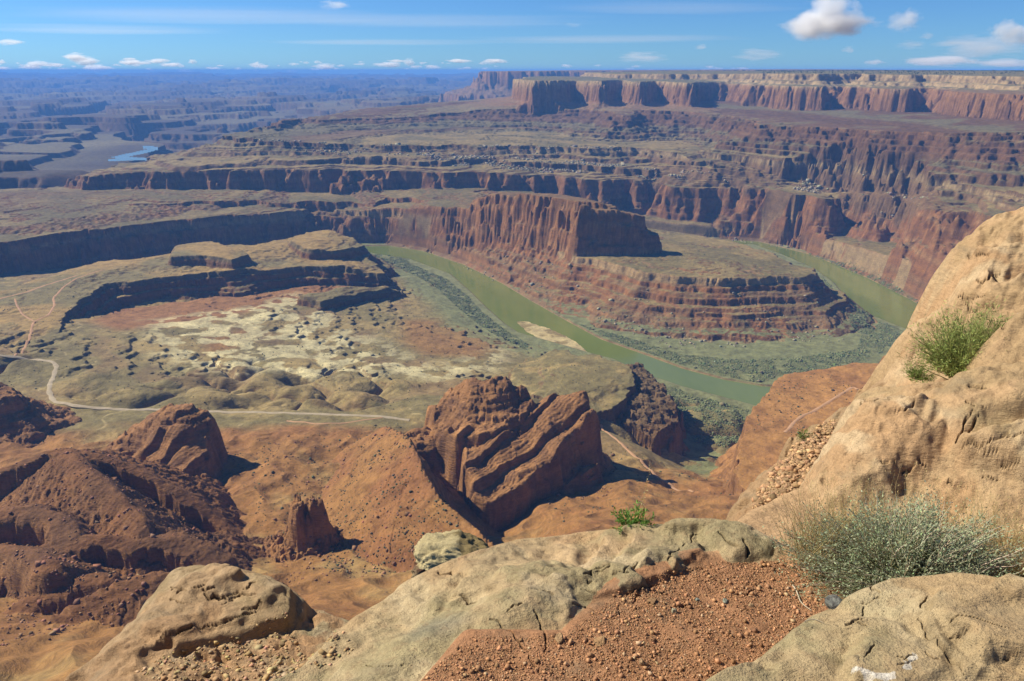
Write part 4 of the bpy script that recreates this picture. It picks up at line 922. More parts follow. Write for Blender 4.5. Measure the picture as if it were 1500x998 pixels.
def road(px, width, mat, lift=.45):
    P = resample([hit(*p) for p in px], 5.0); d = np.gradient(P, axis=0); d /= np.linalg.norm(d, axis=1)[:, None] + 1e-9
    nrm = np.stack([-d[:, 1], d[:, 0]], -1); K = 5; co = []
    for i, k in enumerate(np.linspace(-.5, .5, K)):
        q = P + nrm * width * k * (1 + .18 * np.sin(np.arange(len(P)) * .9 + k * 5))[:, None]; co.append(q)
    co = np.stack(co, 1); z = hz(co[..., 0], co[..., 1]); zm = z.max(1, keepdims=True); zs = zm.copy()
    for _ in range(2): zs[1:-1] = np.maximum(zs[1:-1], (zs[:-2] + zs[2:]) / 2)
    z = z * .3 + zs * .7 + lift; z[:, 0] -= lift * 1.2; z[:, -1] -= lift * 1.2
    co = np.concatenate([co, z[..., None]], -1); n = len(P); I = np.arange(n * K).reshape(n, K)
    q = np.stack([I[:-1, :-1], I[:-1, 1:], I[1:, 1:], I[1:, :-1]], -1).reshape(-1, 4)
    return tag(np_mesh('dirt_road', co.reshape(-1, 3), q, None, mat), kind='structure')
road([(-60, 518), (0, 522), (30, 525), (60, 528), (79, 531), (83, 537), (80, 546), (74, 560), (72, 575), (79, 589), (110, 596), (160, 599), (230, 601), (330, 604), (430, 606), (500, 608), (545, 610), (600, 616)], 7.5, RM)
road([(22, 522), (38, 507), (44, 492), (47, 478), (50, 471), (72, 461), (80, 448), (78, 437), (92, 422), (112, 408), (150, 396)], 5, RM2)
road([(50, 471), (33, 461), (24, 446), (22, 438)], 4, RM2)
road([(-40, 448), (0, 438), (40, 428), (80, 414), (112, 404)], 7, RM2)
road([(880, 624), (905, 646), (930, 670), (955, 691), (985, 715), (1016, 721)], 4.5, RM2)
road([(1150, 634), (1170, 613), (1200, 598), (1222, 584), (1250, 566), (1275, 555), (1300, 546)], 5, RM2)
road([(560, 612), (520, 618), (470, 622), (420, 617)], 4, RM2)

# many small bodies as one mesh: each a jittered block or lump
def lump_pool(kind, n=14):
    out = []
    t = (1 + 5 ** .5) / 2
    ico = np.array([(-1,t,0),(1,t,0),(-1,-t,0),(1,-t,0),(0,-1,t),(0,1,t),(0,-1,-t),(0,1,-t),(t,0,-1),(t,0,1),(-t,0,-1),(-t,0,1)], float); ico /= np.linalg.norm(ico[0])
    icf = np.array([(0,11,5),(0,5,1),(0,1,7),(0,7,10),(0,10,11),(1,5,9),(5,11,4),(11,10,2),(10,7,6),(7,1,8),(3,9,4),(3,4,2),(3,2,6),(3,6,8),(3,8,9),(4,9,5),(2,4,11),(6,2,10),(8,6,7),(9,8,1)])
    for k in range(n):
        if kind == 'lump': v = ico * (1 + rng.uniform(-.32, .3, (12, 1)))
        else:
            v = np.sign(ico) * np.abs(ico) ** .55 * .9 * (1 + rng.uniform(-.28, .22, (12, 3)))
        out.append(v)
    return np.array(out), icf
BOXF = np.array([(0,1,3,2),(4,6,7,5),(0,4,5,1),(2,3,7,6),(0,2,6,4),(1,5,7,3)])
def box_pool(n=16):
    b = np.array([(x, y, z) for x in (-1, 1) for y in (-1, 1) for z in (-1, 1)], float)
    return np.array([b * .8 * (1 + rng.uniform(-.38, .25, (8, 3))) for _ in range(n)]), BOXF
def scatter(name, P, size, kind, cols, mat, flat=(.6, 1.0), smooth=False, sink=.25, tilt=.5):
    pool, f = box_pool() if kind == 'slab' else lump_pool(kind); n = len(P); nv = pool.shape[1]; V = pool[rng.integers(0, len(pool), n)]
    sc3 = np.stack([size * rng.uniform(.75, 1.3, n), size * rng.uniform(.75, 1.3, n), size * rng.uniform(*flat, n)], -1)
    V = V * sc3[:, None]
    a = rng.uniform(0, 6.283, n); tl = rng.normal(0, tilt, n) * .5
    c, s = np.cos(tl)[:, None], np.sin(tl)[:, None]; y, z = V[..., 1] * c - V[..., 2] * s, V[..., 1] * s + V[..., 2] * c; V = np.stack([V[..., 0], y, z], -1)
    c, s = np.cos(a)[:, None], np.sin(a)[:, None]; x, y = V[..., 0] * c - V[..., 1] * s, V[..., 0] * s + V[..., 1] * c
    V = np.stack([x, y, V[..., 2]], -1) + P[:, None]; V[..., 2] += (sc3[:, 2] * (1 - 2 * sink))[:, None] * .8
    F_ = (f[None] + (np.arange(n) * nv)[:, None, None]).reshape(-1, f.shape[1])
    return np_mesh(name, V.reshape(-1, 3), F_, np.repeat(cols, nv, 0), mat, smooth)
def inpoly(poly, n):
    p = np.array([q[:2] for q in poly]); lo, hi_ = p.min(0), p.max(0); out = np.zeros((0, 2))
    while len(out) < n:
        q = rng.uniform(lo, hi_, (n * 3, 2)); out = np.r_[out, q[sdf(poly, q[:, 0], q[:, 1]) < 0]]
    return out[:n]
def area(poly):
    p = np.array([q[:2] for q in poly]); x, y = p.T; return abs(np.dot(x, np.roll(y, 1)) - np.dot(y, np.roll(x, 1))) / 2
def on(q): return np.c_[q, hz(q[:, 0], q[:, 1])]
def shades(n, base, var=.25, hue=.08):
    return np.clip(np.array(base)[None] * (1 + rng.normal(0, var, (n, 1))) * (1 + rng.normal(0, hue, (n, 3))), .01, .9)
def flat_mat(name, rough=.9):
    m = NT(name); at_ = m.n('ShaderNodeAttribute', attribute_name='col'); pos = m.n('ShaderNodeNewGeometry').outputs['Position']
    m.l(at_.outputs[0], m.b.inputs['Base Color']); m.b.inputs['Roughness'].default_value = rough; return m.m
VM = flat_mat('shrub_foliage'); BM_ = flat_mat('broken_rock')
zp = lambda L_: [at(x, y, -597) for x, y in L_]
flats = [(zp([(540,373),(600,386),(655,409),(686,435),(705,456),(735,480),(772,503),(775,522),(740,502),(700,477),(668,452),(640,424),(590,397),(545,381)]), 1.0),
 (zp([(970,562),(1020,580),(1096,601),(1090,645),(1060,662),(1020,650),(990,610)]), 1.0),
 (zp([(690,388),(740,412),(735,402),(690,382)]), .7),
 (zp([(845,474),(900,500),(960,521),(1010,538),(1060,551),(1112,561),(1150,548),(1200,545),(1270,530),(1334,490),(1300,475),(1260,458),(1232,438),(1205,405),(1214,440),(1228,470),(1262,490),(1255,512),(1180,522),(1100,528),(1000,520),(920,495)]), 1.0),
 (zp([(1180,376),(1270,412),(1350,458),(1362,452),(1280,404),(1185,371)]), .9), (zp([(500,372),(560,372),(600,380),(600,386),(540,378),(500,378)]), .6)]
P = []
for poly, dens in flats:
    q = inpoly(poly, int(area(poly) / 3.2 * dens)); P.append(on(q))
P = np.concatenate(P); keep = (P[:, 2] < -577) & (P[:, 2] > -599.6); P = P[keep]
nz = fbm(P[:, 0], P[:, 1], 38, 3, 401); P = P[nz > -.42 + rng.normal(0, .12, len(P))]
sz = (rng.gamma(3, .22, len(P)) + .25) * (1 + .9 * np.clip(fbm(P[:, 0], P[:, 1], 25, 2, 403), -.4, 1)) * (1 + .5 * np.maximum(nz[:1].mean(), 0))
colr = np.where(rng.random((len(P), 1)) < .6, shades(len(P), (.125, .14, .058), .15), shades(len(P), (.165, .172, .078), .14))
tag(scatter('riverside_shrubs', P, sz, 'lump', colr, VM, (.45, .85)), kind='stuff')
# dry scrub over the benches
def sprinkle(poly, n, thr=None):
    q = inpoly(poly, n); return on(q)
Z = [hpoly([(0,480),(80,500),(160,500),(330,470),(480,430),(600,440),(740,520),(740,560),(600,600),(300,600),(100,590),(0,600)]), hpoly([(1110,580),(1300,540),(1290,600),(1100,660)]),
     hpoly([(0,600),(300,608),(600,614),(600,640),(430,800),(380,780),(330,650),(0,640)]), hpoly([(890,650),(1060,700),(1080,740),(800,770),(800,740)]), hpoly([(500,720),(600,640),(680,760),(640,830),(470,840)]),
     [at(x, y, -490) for x, y in [(880,382),(1000,402),(1180,402),(1130,375),(1000,345),(960,372)]], hpoly([(0,430),(110,405),(300,372),(90,470),(0,480)]), hpoly([(760,520),(900,540),(900,590),(760,570)])]
P = np.concatenate([sprinkle(z, n) for z, n in zip(Z, [3800, 900, 1100, 500, 1500, 900, 700, 500])])
nz = fbm(P[:, 0], P[:, 1], 60, 3, 411); P = P[nz > -.1 + rng.normal(0, .2, len(P))]
tag(scatter('desert_scrub', P, rng.gamma(3, .17, len(P)) + .2, 'lump', shades(len(P), (.085, .088, .048), .3), VM, (.5, .9)), kind='stuff')
# junipers far off on the high mesa tops
q = inpoly([atyz(1120, 4700, -30)[:2], atyz(1400, 3950, -30)[:2], atyz(1620, 3400, -30)[:2], atyz(1620, 5500, -30)[:2], atyz(1100, 7000, -30)[:2]], 3200); P = on(q); P = P[P[:, 2] > -48]
tag(scatter('distant_junipers', P, rng.uniform(1.5, 3.6, len(P)), 'lump', shades(len(P), (.045, .06, .03), .25), VM, (.7, 1.2)), kind='stuff')
# pale boulders below the white rim
Z = [(hpoly([(345,205),(500,216),(640,217),(640,230),(500,228),(350,215)]), 600), (hpoly([(600,222),(860,232),(1050,248),(1090,268),(900,258),(640,243)]), 2600), (hpoly([(1140,252),(1200,258),(1330,272),(1360,290),(1250,290),(1170,280)]), 1000),
     (hpoly([(700,214),(940,217),(930,226),(720,224)]), 500), (hpoly([(860,470),(900,430),(1060,430),(1200,440),(1240,500),(1000,515)]), 420), (hpoly([(630,380),(700,360),(860,390),(880,440),(800,440)]), 250), (hpoly([(1000,300),(1200,330),(1200,340),(1000,322)]), 250)]
P = np.concatenate([on(inpoly(z, n)) for z, n in Z]); n0 = sum(n for _, n in Z[:4])
stp = np.hypot(hz(P[:, 0] + 5, P[:, 1]) - hz(P[:, 0] - 5, P[:, 1]), hz(P[:, 0], P[:, 1] + 5) - hz(P[:, 0], P[:, 1] - 5)) / 10
sz = np.r_[rng.gamma(2.2, .95, n0) + .8, rng.gamma(2, .7, len(P) - n0) + .5]
nz = fbm(P[:, 0], P[:, 1], 140, 3, 421); k_ = (nz > -.12 + rng.normal(0, .15, len(P))) & (stp < .8); P = P[k_]; sz = sz[k_]
tag(scatter('fallen_boulders', P, sz, 'slab', shades(len(P), (.27, .225, .15), .22), BM_, (.5, .9), sink=.3), kind='stuff')
# broken rock round the fins
Z = [(hpoly([(360,650),(420,640),(600,640),(600,680),(400,700)]), 200), (hpoly([(800,690),(900,660),(900,720),(800,740)]), 220), (hpoly([(400,760),(600,740),(640,830),(420,860)]), 420), (hpoly([(0,680),(200,690),(320,770),(300,800),(0,800)]), 500), (hpoly([(0,830),(300,820),(200,900),(0,950)]), 500)]
P = np.concatenate([on(inpoly(z, n)) for z, n in Z])
tag(scatter('rock_debris', P, rng.gamma(2, .3, len(P)) + .2, 'slab', shades(len(P), (.21, .105, .058), .25), BM_, (.5, .9), sink=.3), kind='stuff')

# gravel at our feet
def fon(q): return np.c_[q, fhz(q[:, 0], q[:, 1])]
gp = [fhit(*p) for p in [(560,997),(640,975),(690,935),(830,932),(900,872),(1000,828),(1100,808),(1130,808),(1180,840),(1290,870),(1200,915),(1150,945),(1040,995)]]
gp = [(-.52, 1.45), (gp[1][0], gp[1][1])] + gp[2:-1] + [(.75, 1.45)]
n = int(area(gp) * 27000); q = inpoly(gp, n); P = fon(q)
gi = fG[np.clip(np.searchsorted(FY, P[:, 1]), 0, FNR - 1), np.clip(np.searchsorted(FU, P[:, 0] / P[:, 1]), 0, FNC - 1)]
P = P[gi == FNAMES.index('gravel')]; n = len(P)
dn = fbm(P[:, 0], P[:, 1], .25, 3, 431); P = P[dn > -.55 + rng.normal(0, .25, n)]; n = len(P)
sz = .0017 + rng.pareto(3.1, n) * .0016; sz = np.minimum(sz, .0105)
base = np.where(rng.random((n, 1)) < .92, shades(n, (.35, .182, .088), .30, .035), shades(n, (.42, .28, .155), .22, .03))
tag(scatter('gravel', P, sz * .85, 'slab', base, BM_, (.45, .95), sink=.25), kind='stuff')
# loose stones down the rubble slope
rp = [fhit(*p) for p in [(1098,752),(1108,722),(1128,692),(1155,664),(1185,640),(1222,612),(1255,592),(1262,612),(1218,650),(1203,700),(1200,735),(1150,760)]]
q = inpoly(rp, 4000); P = fon(q); P = P[P[:, 2] > -3.6]; gi = fG[np.clip(np.searchsorted(FY, P[:, 1]), 0, FNR - 1), np.clip(np.searchsorted(FU, P[:, 0] / P[:, 1]), 0, FNC - 1)]; P = P[gi == FNAMES.index('rubble')]; sz = .010 + rng.pareto(2.4, len(P)) * .010; sz = np.minimum(sz * .6, .024)
tag(scatter('loose_stones', P, sz, 'slab', shades(len(P), (.36, .215, .11), .28, .04), BM_, (.3, .6), sink=.25), kind='stuff')
q = inpoly([fhit(*p) for p in [(420,900),(500,925),(520,960),(430,990),(200,985),(260,950)]], 1300); P = fon(q); P = P[P[:, 2] > -4]
tag(scatter('rock_chips', P, np.minimum(.005 + rng.pareto(2.6, len(P)) * .004, .018), 'slab', shades(len(P), (.34, .22, .11), .25, .08), BM_, (.3, .6), sink=.3), kind='stuff')
# ---------------------------------------------------------------- plants, twigs, stones at the viewpoint
def ribbons(P0, D, length, width, droop, nseg=5, wob=.0):
    n = len(P0); t = np.linspace(0, 1, nseg + 1)
    D = D / np.linalg.norm(D, axis=1)[:, None]
    side = np.cross(D, rng.normal(0, 1, (n, 3))); side /= np.linalg.norm(side, axis=1)[:, None]
    bend = np.cross(D, side)
    C_ = P0[:, None] + D[:, None] * (length[:, None] * t)[..., None]
    C_[..., 2] -= (droop[:, None] * length[:, None]) * t ** 2
    if wob: C_ += (bend * rng.normal(0, wob, (n, 1)))[:, None] * (np.sin(t * 3.1) * 1.0)[None, :, None] * length[:, None, None] + rng.normal(0, wob * .25, C_.shape) * (length[:, None] * t)[..., None]
    w = (width[:, None] * (1 - t * .85))[..., None] * .5
    A, B, E_ = C_ - side[:, None] * w, C_ + side[:, None] * w * .6 + bend[:, None] * w * .8, C_ + side[:, None] * w * .6 - bend[:, None] * w * .8
    V = np.stack([A, B, E_], 2).reshape(-1, 3)
    base = (np.arange(n) * (nseg + 1) * 3)[:, None, None, None]; s = (np.arange(nseg) * 3)[None, :, None, None]
    tri = np.array([[0, 1, 4, 3], [1, 2, 5, 4], [2, 0, 3, 5]])[None, None]
    return V, (base + s + tri).reshape(-1, 4), C_
def leaves(P, D, ln, wd):
    n = len(P); D = D / np.linalg.norm(D, axis=1)[:, None]; s = np.cross(D, rng.normal(0, 1, (n, 3))); s /= np.linalg.norm(s, axis=1)[:, None]
    nr = np.cross(D, s)
    V = np.stack([P, P + D * (ln * .5)[:, None] + s * (wd * .5)[:, None] + nr * (ln * .06)[:, None], P + D * ln[:, None], P + D * (ln * .5)[:, None] - s * (wd * .5)[:, None] + nr * (ln * .06)[:, None]], 1).reshape(-1, 3)
    return V, np.arange(n * 4).reshape(n, 4)
def plant_part(name, V, F_, cols, per, parent, mat):
    o = np_mesh(name, V, F_, np.repeat(cols, per, 0), mat, True); o.parent = parent; o.matrix_parent_inverse = parent.matrix_world.inverted() if False else o.matrix_parent_inverse
    return o
def root(name, p, label, cat, group=None):
    o = bpy.data.objects.new(name, None); sc.collection.objects.link(o); o.location = p; o.empty_display_size = .05
    return tag(o, label, cat, group)
LM = NT('leaf'); _a = LM.n('ShaderNodeAttribute', attribute_name='col'); LM.l(_a.outputs[0], LM.b.inputs['Base Color']); LM.b.inputs['Roughness'].default_value = .6
_tr = LM.n('ShaderNodeBsdfTranslucent'); LM.l(_a.outputs[0], _tr.inputs[0]); _mx = LM.n('ShaderNodeMixShader'); _mx.inputs[0].default_value = .35
LM.l(LM.b.outputs[0], _mx.inputs[1]); LM.l(_tr.outputs[0], _mx.inputs[2]); LM.l(_mx.outputs[0], LM.t.nodes['Material Output'].inputs[0]); LM = LM.m
def hemi(n, low=.05, spread=1.0):
    a = rng.uniform(0, 6.283, n); z = rng.uniform(low, 1, n); r = np.sqrt(1 - z * z) * spread
    return np.stack([np.cos(a) * r, np.sin(a) * r, z], -1)
def bush(name, base, label, cat, R_, Hh, nst, nlf, stemc, leafc, ln, wd, low=.05, tip=.35, group=None, droop=.05, squash=(1, 1)):
    o = root(name, base, label, cat, group)
    D = hemi(nst, low); L_ = rng.uniform(.6, 1.05, nst); D3 = D * np.array([R_ * squash[0], R_ * squash[1], Hh]); ll = np.linalg.norm(D3, axis=1) * L_
    P0 = np.c_[rng.normal(0, R_ * .10, (nst, 2)), np.full(nst, -.03)]
    V, F_, C_ = ribbons(P0, D3, ll, np.full(nst, R_ * .012) + rng.uniform(0, R_ * .006, nst), np.full(nst, droop), 6, .05)
    plant_part('stems', V, F_, shades(nst, stemc, .25, .05), 21, o, LM)
    k = rng.integers(0, nst, nlf); t = rng.uniform(tip, 1.02, nlf); i = np.minimum((t * 6).astype(int), 5); f = np.minimum(t * 6 - i, 1.1)[:, None]
    P = C_[k, i] * (1 - f) + C_[k, i + 1] * f + rng.normal(0, R_ * .025, (nlf, 3))
    Dl = (C_[k, i + 1] - C_[k, i]); Dl /= np.linalg.norm(Dl, axis=1)[:, None]; Dl = Dl + rng.normal(0, .7, (nlf, 3))
    V, F_ = leaves(P, Dl, rng.uniform(.6, 1.3, nlf) * ln, rng.uniform(.7, 1.3, nlf) * wd)
    plant_part('leaves', V, F_, shades(nlf, leafc, .22, .06), 4, o, LM)
    return o
def gpt(px, py, up_=0.0):
    p = fhit(px, py); return Vector((p[0], p[1], p[2] + up_))
sb = at(1345, 846, -1.97)
def ground_under(x, y): return float(fhz(np.array([x]), np.array([y]))[0])
zb = ground_under(sb[0] - .0, sb[1])
sage = bush('sagebrush', (sb[0], sb[1] + .12, zb), 'large grey green sagebrush with bleached stems behind the cracked boulder', 'bush', .56, .44, 1600, 60000, (.58, .51, .36), (.37, .415, .245), .0135, .0056, .02, .34, droop=.08, squash=(1.0, .62))
def grass_tuft(name, label, pts, n, h, col, w=.0022, lean=.35):
    c = np.mean(np.array(pts), 0); o = root(name, c, label, 'grass')
    P0 = np.array(pts)[rng.integers(0, len(pts), n)] - c + np.c_[rng.normal(0, .06, (n, 2)), np.full(n, -.01)]
    D = np.c_[rng.normal(0, lean, (n, 2)), np.ones(n)]
    V, F_, C_ = ribbons(P0, D, rng.uniform(.45, 1.1, n) * h, np.full(n, w), rng.uniform(.0, .25, n), 5, .06)
    plant_part('blades', V, F_, shades(n, col, .2, .06), 18, o, LM)
    m = n * 3 // 2; k = rng.integers(0, n, m); V, F_ = leaves(C_[k, 5] + rng.normal(0, .004, (m, 3)), D[k] + rng.normal(0, .3, (m, 3)), np.full(m, .010), np.full(m, .0028))
    plant_part('seed_heads', V, F_, shades(m, np.array(col) * 1.15, .2, .06), 4, o, LM)
    return o
gp1 = [Vector((sb[0] + dx, sb[1] + dy, ground_under(sb[0] + dx, sb[1] + dy))) for dx, dy in [(-.34,.25),(-.2,.3),(-.05,.34),(.1,.32),(.25,.3),(.4,.3),(.5,.2),(.58,.3),(.66,.15)]]
grass_tuft('dry_grass', 'straw coloured dry grass standing behind and through the grey sagebrush', gp1, 1700, .46, (.52, .40, .18))
b2 = at(1412, 553, -2.05)
bush('broom_shrub', (b2[0], b2[1], -2.02), 'bright yellow green shrub of thin upright stems between slab and orange outcrop', 'bush', .44, .54, 800, 11000, (.32, .32, .12), (.33, .38, .11), .035, .005, .25, .3, droop=.0)
b2b = at(1465, 528, -1.9)
bush('broom_shrub', (b2b[0], b2b[1] + .1, -1.9), 'half dry grey green shrub touching the small orange boulder', 'bush', .26, .36, 300, 2200, (.30, .25, .14), (.21, .25, .07), .03, .004, .2, .35, droop=.0)
b2c = at(1345, 556, -2.1)
bush('broom_shrub', (b2c[0], b2c[1], -2.07), 'small low yellow green shrub left of the bright one on the slab rim', 'bush', .13, .16, 150, 1300, (.24, .23, .09), (.20, .26, .06), .022, .004, .15, .3)
_py = 700
while _py < 840 and fG[np.argmin(abs(FY - fhit(930, _py)[1])), np.argmin(abs(FU - fhit(930, _py)[0] / fhit(930, _py)[1]))] != FNAMES.index('ledge'): _py += 1
b3 = fhit(930, _py + 1)
bush('green_plant', (b3[0], b3[1] + .05, b3[2] - .05), 'small leafy green plant peeping over the far rim of the pale ledge', 'plant', .13, .17, 100, 1100, (.15, .19, .05), (.14, .26, .05), .022, .0065, .1, .3)
st = root('dry_stalk', (b3[0] + .03, b3[1] + .06, b3[2] - .06), 'single dry straw stalk rising above the small leafy green plant', 'plant stalk')
V, F_, C_ = ribbons(np.array([[0, 0, 0.]]), np.array([[.12, .05, 1.]]), np.array([.33]), np.array([.0028]), np.array([0.]), 8, .02)
plant_part('stem', V, F_, np.array([(.46, .36, .16)]), len(V), st, LM)
k = np.linspace(.35, 1, 26); Pk = C_[0, 0] + (C_[0, -1] - C_[0, 0]) * k[:, None] + rng.normal(0, .003, (26, 3)); V, F_ = leaves(Pk, np.c_[rng.normal(0, 1, (26, 2)), np.full(26, .6)], np.full(26, .012), np.full(26, .005))
plant_part('seed_pods', V, F_, shades(26, (.42, .34, .16)), 4, st, LM)
b4 = gpt(1177, 641)
bush('small_plant', tuple(b4), 'tiny green plant with yellow tips growing among the loose stones', 'plant', .085, .12, 60, 420, (.20, .20, .07), (.17, .22, .055), .02, .006, .15, .3)
# twig
def tube(name, pts, r, col, label, cat):
    cu = bpy.data.curves.new(name, 'CURVE'); cu.dimensions = '3D'; cu.bevel_depth = r; cu.bevel_resolution = 2; s = cu.splines.new('NURBS'); s.points.add(len(pts) - 1); s.use_endpoint_u = True; s.order_u = 3
    for p, q in zip(s.points, pts): p.co = (*q, 1)
    for i, p in enumerate(s.points): p.radius = 1.25 - .7 * i / (len(pts) - 1)
    tmp = bpy.data.objects.new(name, cu); sc.collection.objects.link(tmp); dg = bpy.context.evaluated_depsgraph_get()
    me = bpy.data.meshes.new_from_object(tmp.evaluated_get(dg)); bpy.data.objects.remove(tmp); me.materials.clear()
    m = NT(name + '_wood'); pos = m.n('ShaderNodeNewGeometry').outputs['Position']; m.l(m.ramp(m.noise(pos, 200, 4, .6), [(.3, tuple(c * .7 for c in col)), (.7, col)]), m.b.inputs['Base Color']); me.materials.append(m.m)
    o = bpy.data.objects.new(name, me); sc.collection.objects.link(o); return tag(o, label, cat)
tube('twig', [gpt(x, y, .006) for x, y in [(1161, 860), (1166, 866), (1169, 875), (1172, 884), (1180, 892), (1188, 897)]], .0028, (.50, .42, .29), 'bent bleached twig lying on the red gravel near the boulder', 'twig')
tube('twig', [gpt(x, y, .004) for x, y in [(1178, 913), (1186, 909), (1196, 910), (1206, 914)]], .0013, (.34, .28, .20), 'thin grey twig lying against the foot of the cracked boulder', 'twig')
# single stones: rounded blocks with chipped faces
import mathutils
def stone(px, py, size, col, label, flat=.7, seed=1, col2=None, stretch=1.3, name='stone', loc=None, sub=4, amp=.35, cat='stone'):
    import bmesh
    bm = bmesh.new(); bmesh.ops.create_icosphere(bm, subdivisions=sub, radius=1); rs = np.random.default_rng(seed); planes = rs.normal(0, 1, (9, 3)); planes /= np.linalg.norm(planes, axis=1)[:, None]; dd = rs.uniform(.55, .85, 9)
    off = Vector(rs.uniform(0, 50, 3))
    for v in bm.verts:
        p = np.array(v.co)
        for n_, d_ in zip(planes, dd):
            e = p @ n_ - d_
            if e > 0: p = p - n_ * e * .92
        q = Vector(p); nn = mathutils.noise.fractal(q * 1.6 + off, 1.0, 2.0, 5)
        q = q * (1 + nn * amp * .3); v.co = (q.x * size * stretch, q.y * size, q.z * size * flat)
    me = bpy.data.meshes.new(name); bm.to_mesh(me); bm.free()
    for f in me.polygons: f.use_smooth = True
    cc = []
    for v in me.vertices:
        t = mathutils.noise.fractal(v.co / size * 1.8 + off, 1.0, 2.0, 4); t = min(max(t * 1.4 + .5, 0), 1)
        c2 = col2 or tuple(c * .7 for c in col); cc.append([a * t + b * (1 - t) for a, b in zip(col, c2)] + [1])
    a_ = me.attributes.new('col', 'FLOAT_COLOR', 'POINT'); a_.data.foreach_set('color', np.array(cc, np.float32).ravel())
    me.materials.append(SM); o = bpy.data.objects.new(name, me); sc.collection.objects.link(o)
    o.location = loc if loc else gpt(px, py, size * flat * .45); o.rotation_euler = (0, 0, rs.uniform(0, 6)); return tag(o, label, cat)
stone(1222, 889, .030, (.07, .065, .058), 'dark charcoal stone with grey crust beside the cracked boulder', .75, 3, (.18, .18, .15))
stone(819, 937, .016, (.42, .26, .13), 'tan oblong pebble at the near edge of the pale ledge', .55, 4, None, 1.8)
stone(880, 941, .024, (.40, .235, .11), 'flat tan plate of stone half buried in the red gravel', .25, 5)
stone(940, 972, .012, (.40, .26, .14), 'round tan pebble casting a shadow low on the red gravel', .9, 6, None, 1.1)
stone(954, 884, .020, (.42, .22, .095), 'flat orange stone chip at the upper edge of the red gravel', .3, 7, None, 1.5)
stone(1021, 880, .009, (.33, .36, .29), 'pale greenish pebble in the upper gravel, left of two', .8, 8)
stone(1062, 882, .011, (.36, .37, .28), 'pale greenish pebble in the upper gravel, right of two', .8, 9)
stone(987, 897, .012, (.46, .42, .27), 'cream pebble just below the orange stone chip', .9, 10, None, 1.0)
stone(1100, 888, .009, (.45, .30, .16), 'small tan pebble in the gravel left of the bent twig', .7, 12)
stone(1187, 858, .010, (.44, .31, .17), 'small tan pebble right of the bent twig below the sagebrush', .7, 13)
# pale pinnacle just beyond the ledge
def pinnacle():
    import bmesh
    bm = bmesh.new(); bmesh.ops.create_icosphere(bm, subdivisions=6, radius=1)
    c = Vector(aty(664, 800, 24.0)); off = Vector((3.1, 8.2, 5.5)); cc = []
    for v in bm.verts:
        p = v.co.copy(); q = Vector([math.copysign(abs(k) ** .55, k) for k in p])
        n1 = mathutils.noise.fractal(q * 1.2 + off, 1.0, 2.0, 5); n2 = mathutils.noise.voronoi(q * 3.4 + off)[0][0]; side = min(max((-q.x * .55 - q.y * .9 - .05), 0), 1) * (q.z < .55) * (1 if q.x < .35 else .35)
        pit = (max(0, .42 - n2) * 1.1) * side
        r = 1 + n1 * .22 + mathutils.noise.fractal(q * 4.5 + off, 1.0, 2.0, 4) * .09 - pit * .9
        z = q.z * 1.0 - max(q.x, 0) * .22 * (q.z > 0)
        v.co = (q.x * 1.42 * r, q.y * 1.2 * r, (z * r) * (1.0 if q.z > 0 else 7.0))
        t = mathutils.noise.fractal(q * 2.2 + off, 1.0, 2.0, 4)
        col = np.array((.40, .325, .17)) if q.x < .15 + t * .2 else np.array((.215, .16, .07))
        col = col * (1 + .25 * t); s = min(max(side * (.9 + t * 1.2), 0) + pit * 2.6, 1); col = col * (1 - s) + np.array((.13, .065, .038)) * s; cc.append([*np.clip(col, .02, .8), 1])
    me = bpy.data.meshes.new('rock_pinnacle'); bm.to_mesh(me); bm.free()
    for f in me.polygons: f.use_smooth = True
    a_ = me.attributes.new('col', 'FLOAT_COLOR', 'POINT'); a_.data.foreach_set('color', np.array(cc, np.float32).ravel())
    m = stone_mat('pale_rock', .6, .12); me.materials.append(m); o = bpy.data.objects.new('rock_pinnacle', me); sc.collection.objects.link(o)
    o.location = (c.x, c.y, c.z - .85); return tag(o, 'pale topped rock pinnacle with dark pitted face just beyond the long ledge', 'rock pinnacle')
pinnacle()
# ---------------------------------------------------------------- clouds: bodies of vapour far off, above the haze
def cloud_mat(name, dens, scale, thr, edge=.25, seed=0.0, stretch=(1, 1, 1)):
    m = bpy.data.materials.new(name); m.use_nodes = True; t = m.node_tree; t.nodes.clear(); n = NT.__new__(NT); n.t = t
    out = t.nodes.new('ShaderNodeOutputMaterial'); tc = t.nodes.new('ShaderNodeTexCoord'); p = tc.outputs['Object']
    oi = t.nodes.new('ShaderNodeObjectInfo'); rv = n.n('ShaderNodeVectorMath', operation='SCALE'); rv.inputs[3].default_value = 37.0
    cmb = t.nodes.new('ShaderNodeCombineXYZ'); [t.links.new(oi.outputs['Random'], cmb.inputs[i]) for i in (0, 1, 2)]; t.links.new(cmb.outputs[0], rv.inputs[0])
    ad = n.n('ShaderNodeVectorMath', operation='ADD'); t.links.new(n.map(p, stretch), ad.inputs[0]); t.links.new(rv.outputs[0], ad.inputs[1])
    ln = n.n('ShaderNodeVectorMath', operation='LENGTH'); t.links.new(p, ln.inputs[0])
    nz = n.noise(ad.outputs[0], scale, 7, .58)
    body = n.math('SUBTRACT', n.math('ADD', n.math('MULTIPLY', nz, 1.9), -.45), n.math('POWER', ln.outputs['Value'], 1.6))
    d = n.math('MULTIPLY', n.math('MULTIPLY', n.math('SUBTRACT', body, thr), 1 / edge, True), dens)
    v = t.nodes.new('ShaderNodeVolumePrincipled'); v.inputs['Color'].default_value = (.985, .985, .985, 1); v.inputs['Anisotropy'].default_value = .25
    t.links.new(d, v.inputs['Density']); t.links.new(v.outputs[0], out.inputs['Volume']); return m
CM = cloud_mat('cloud_vapour', .0055, 1.5, .02, .5)
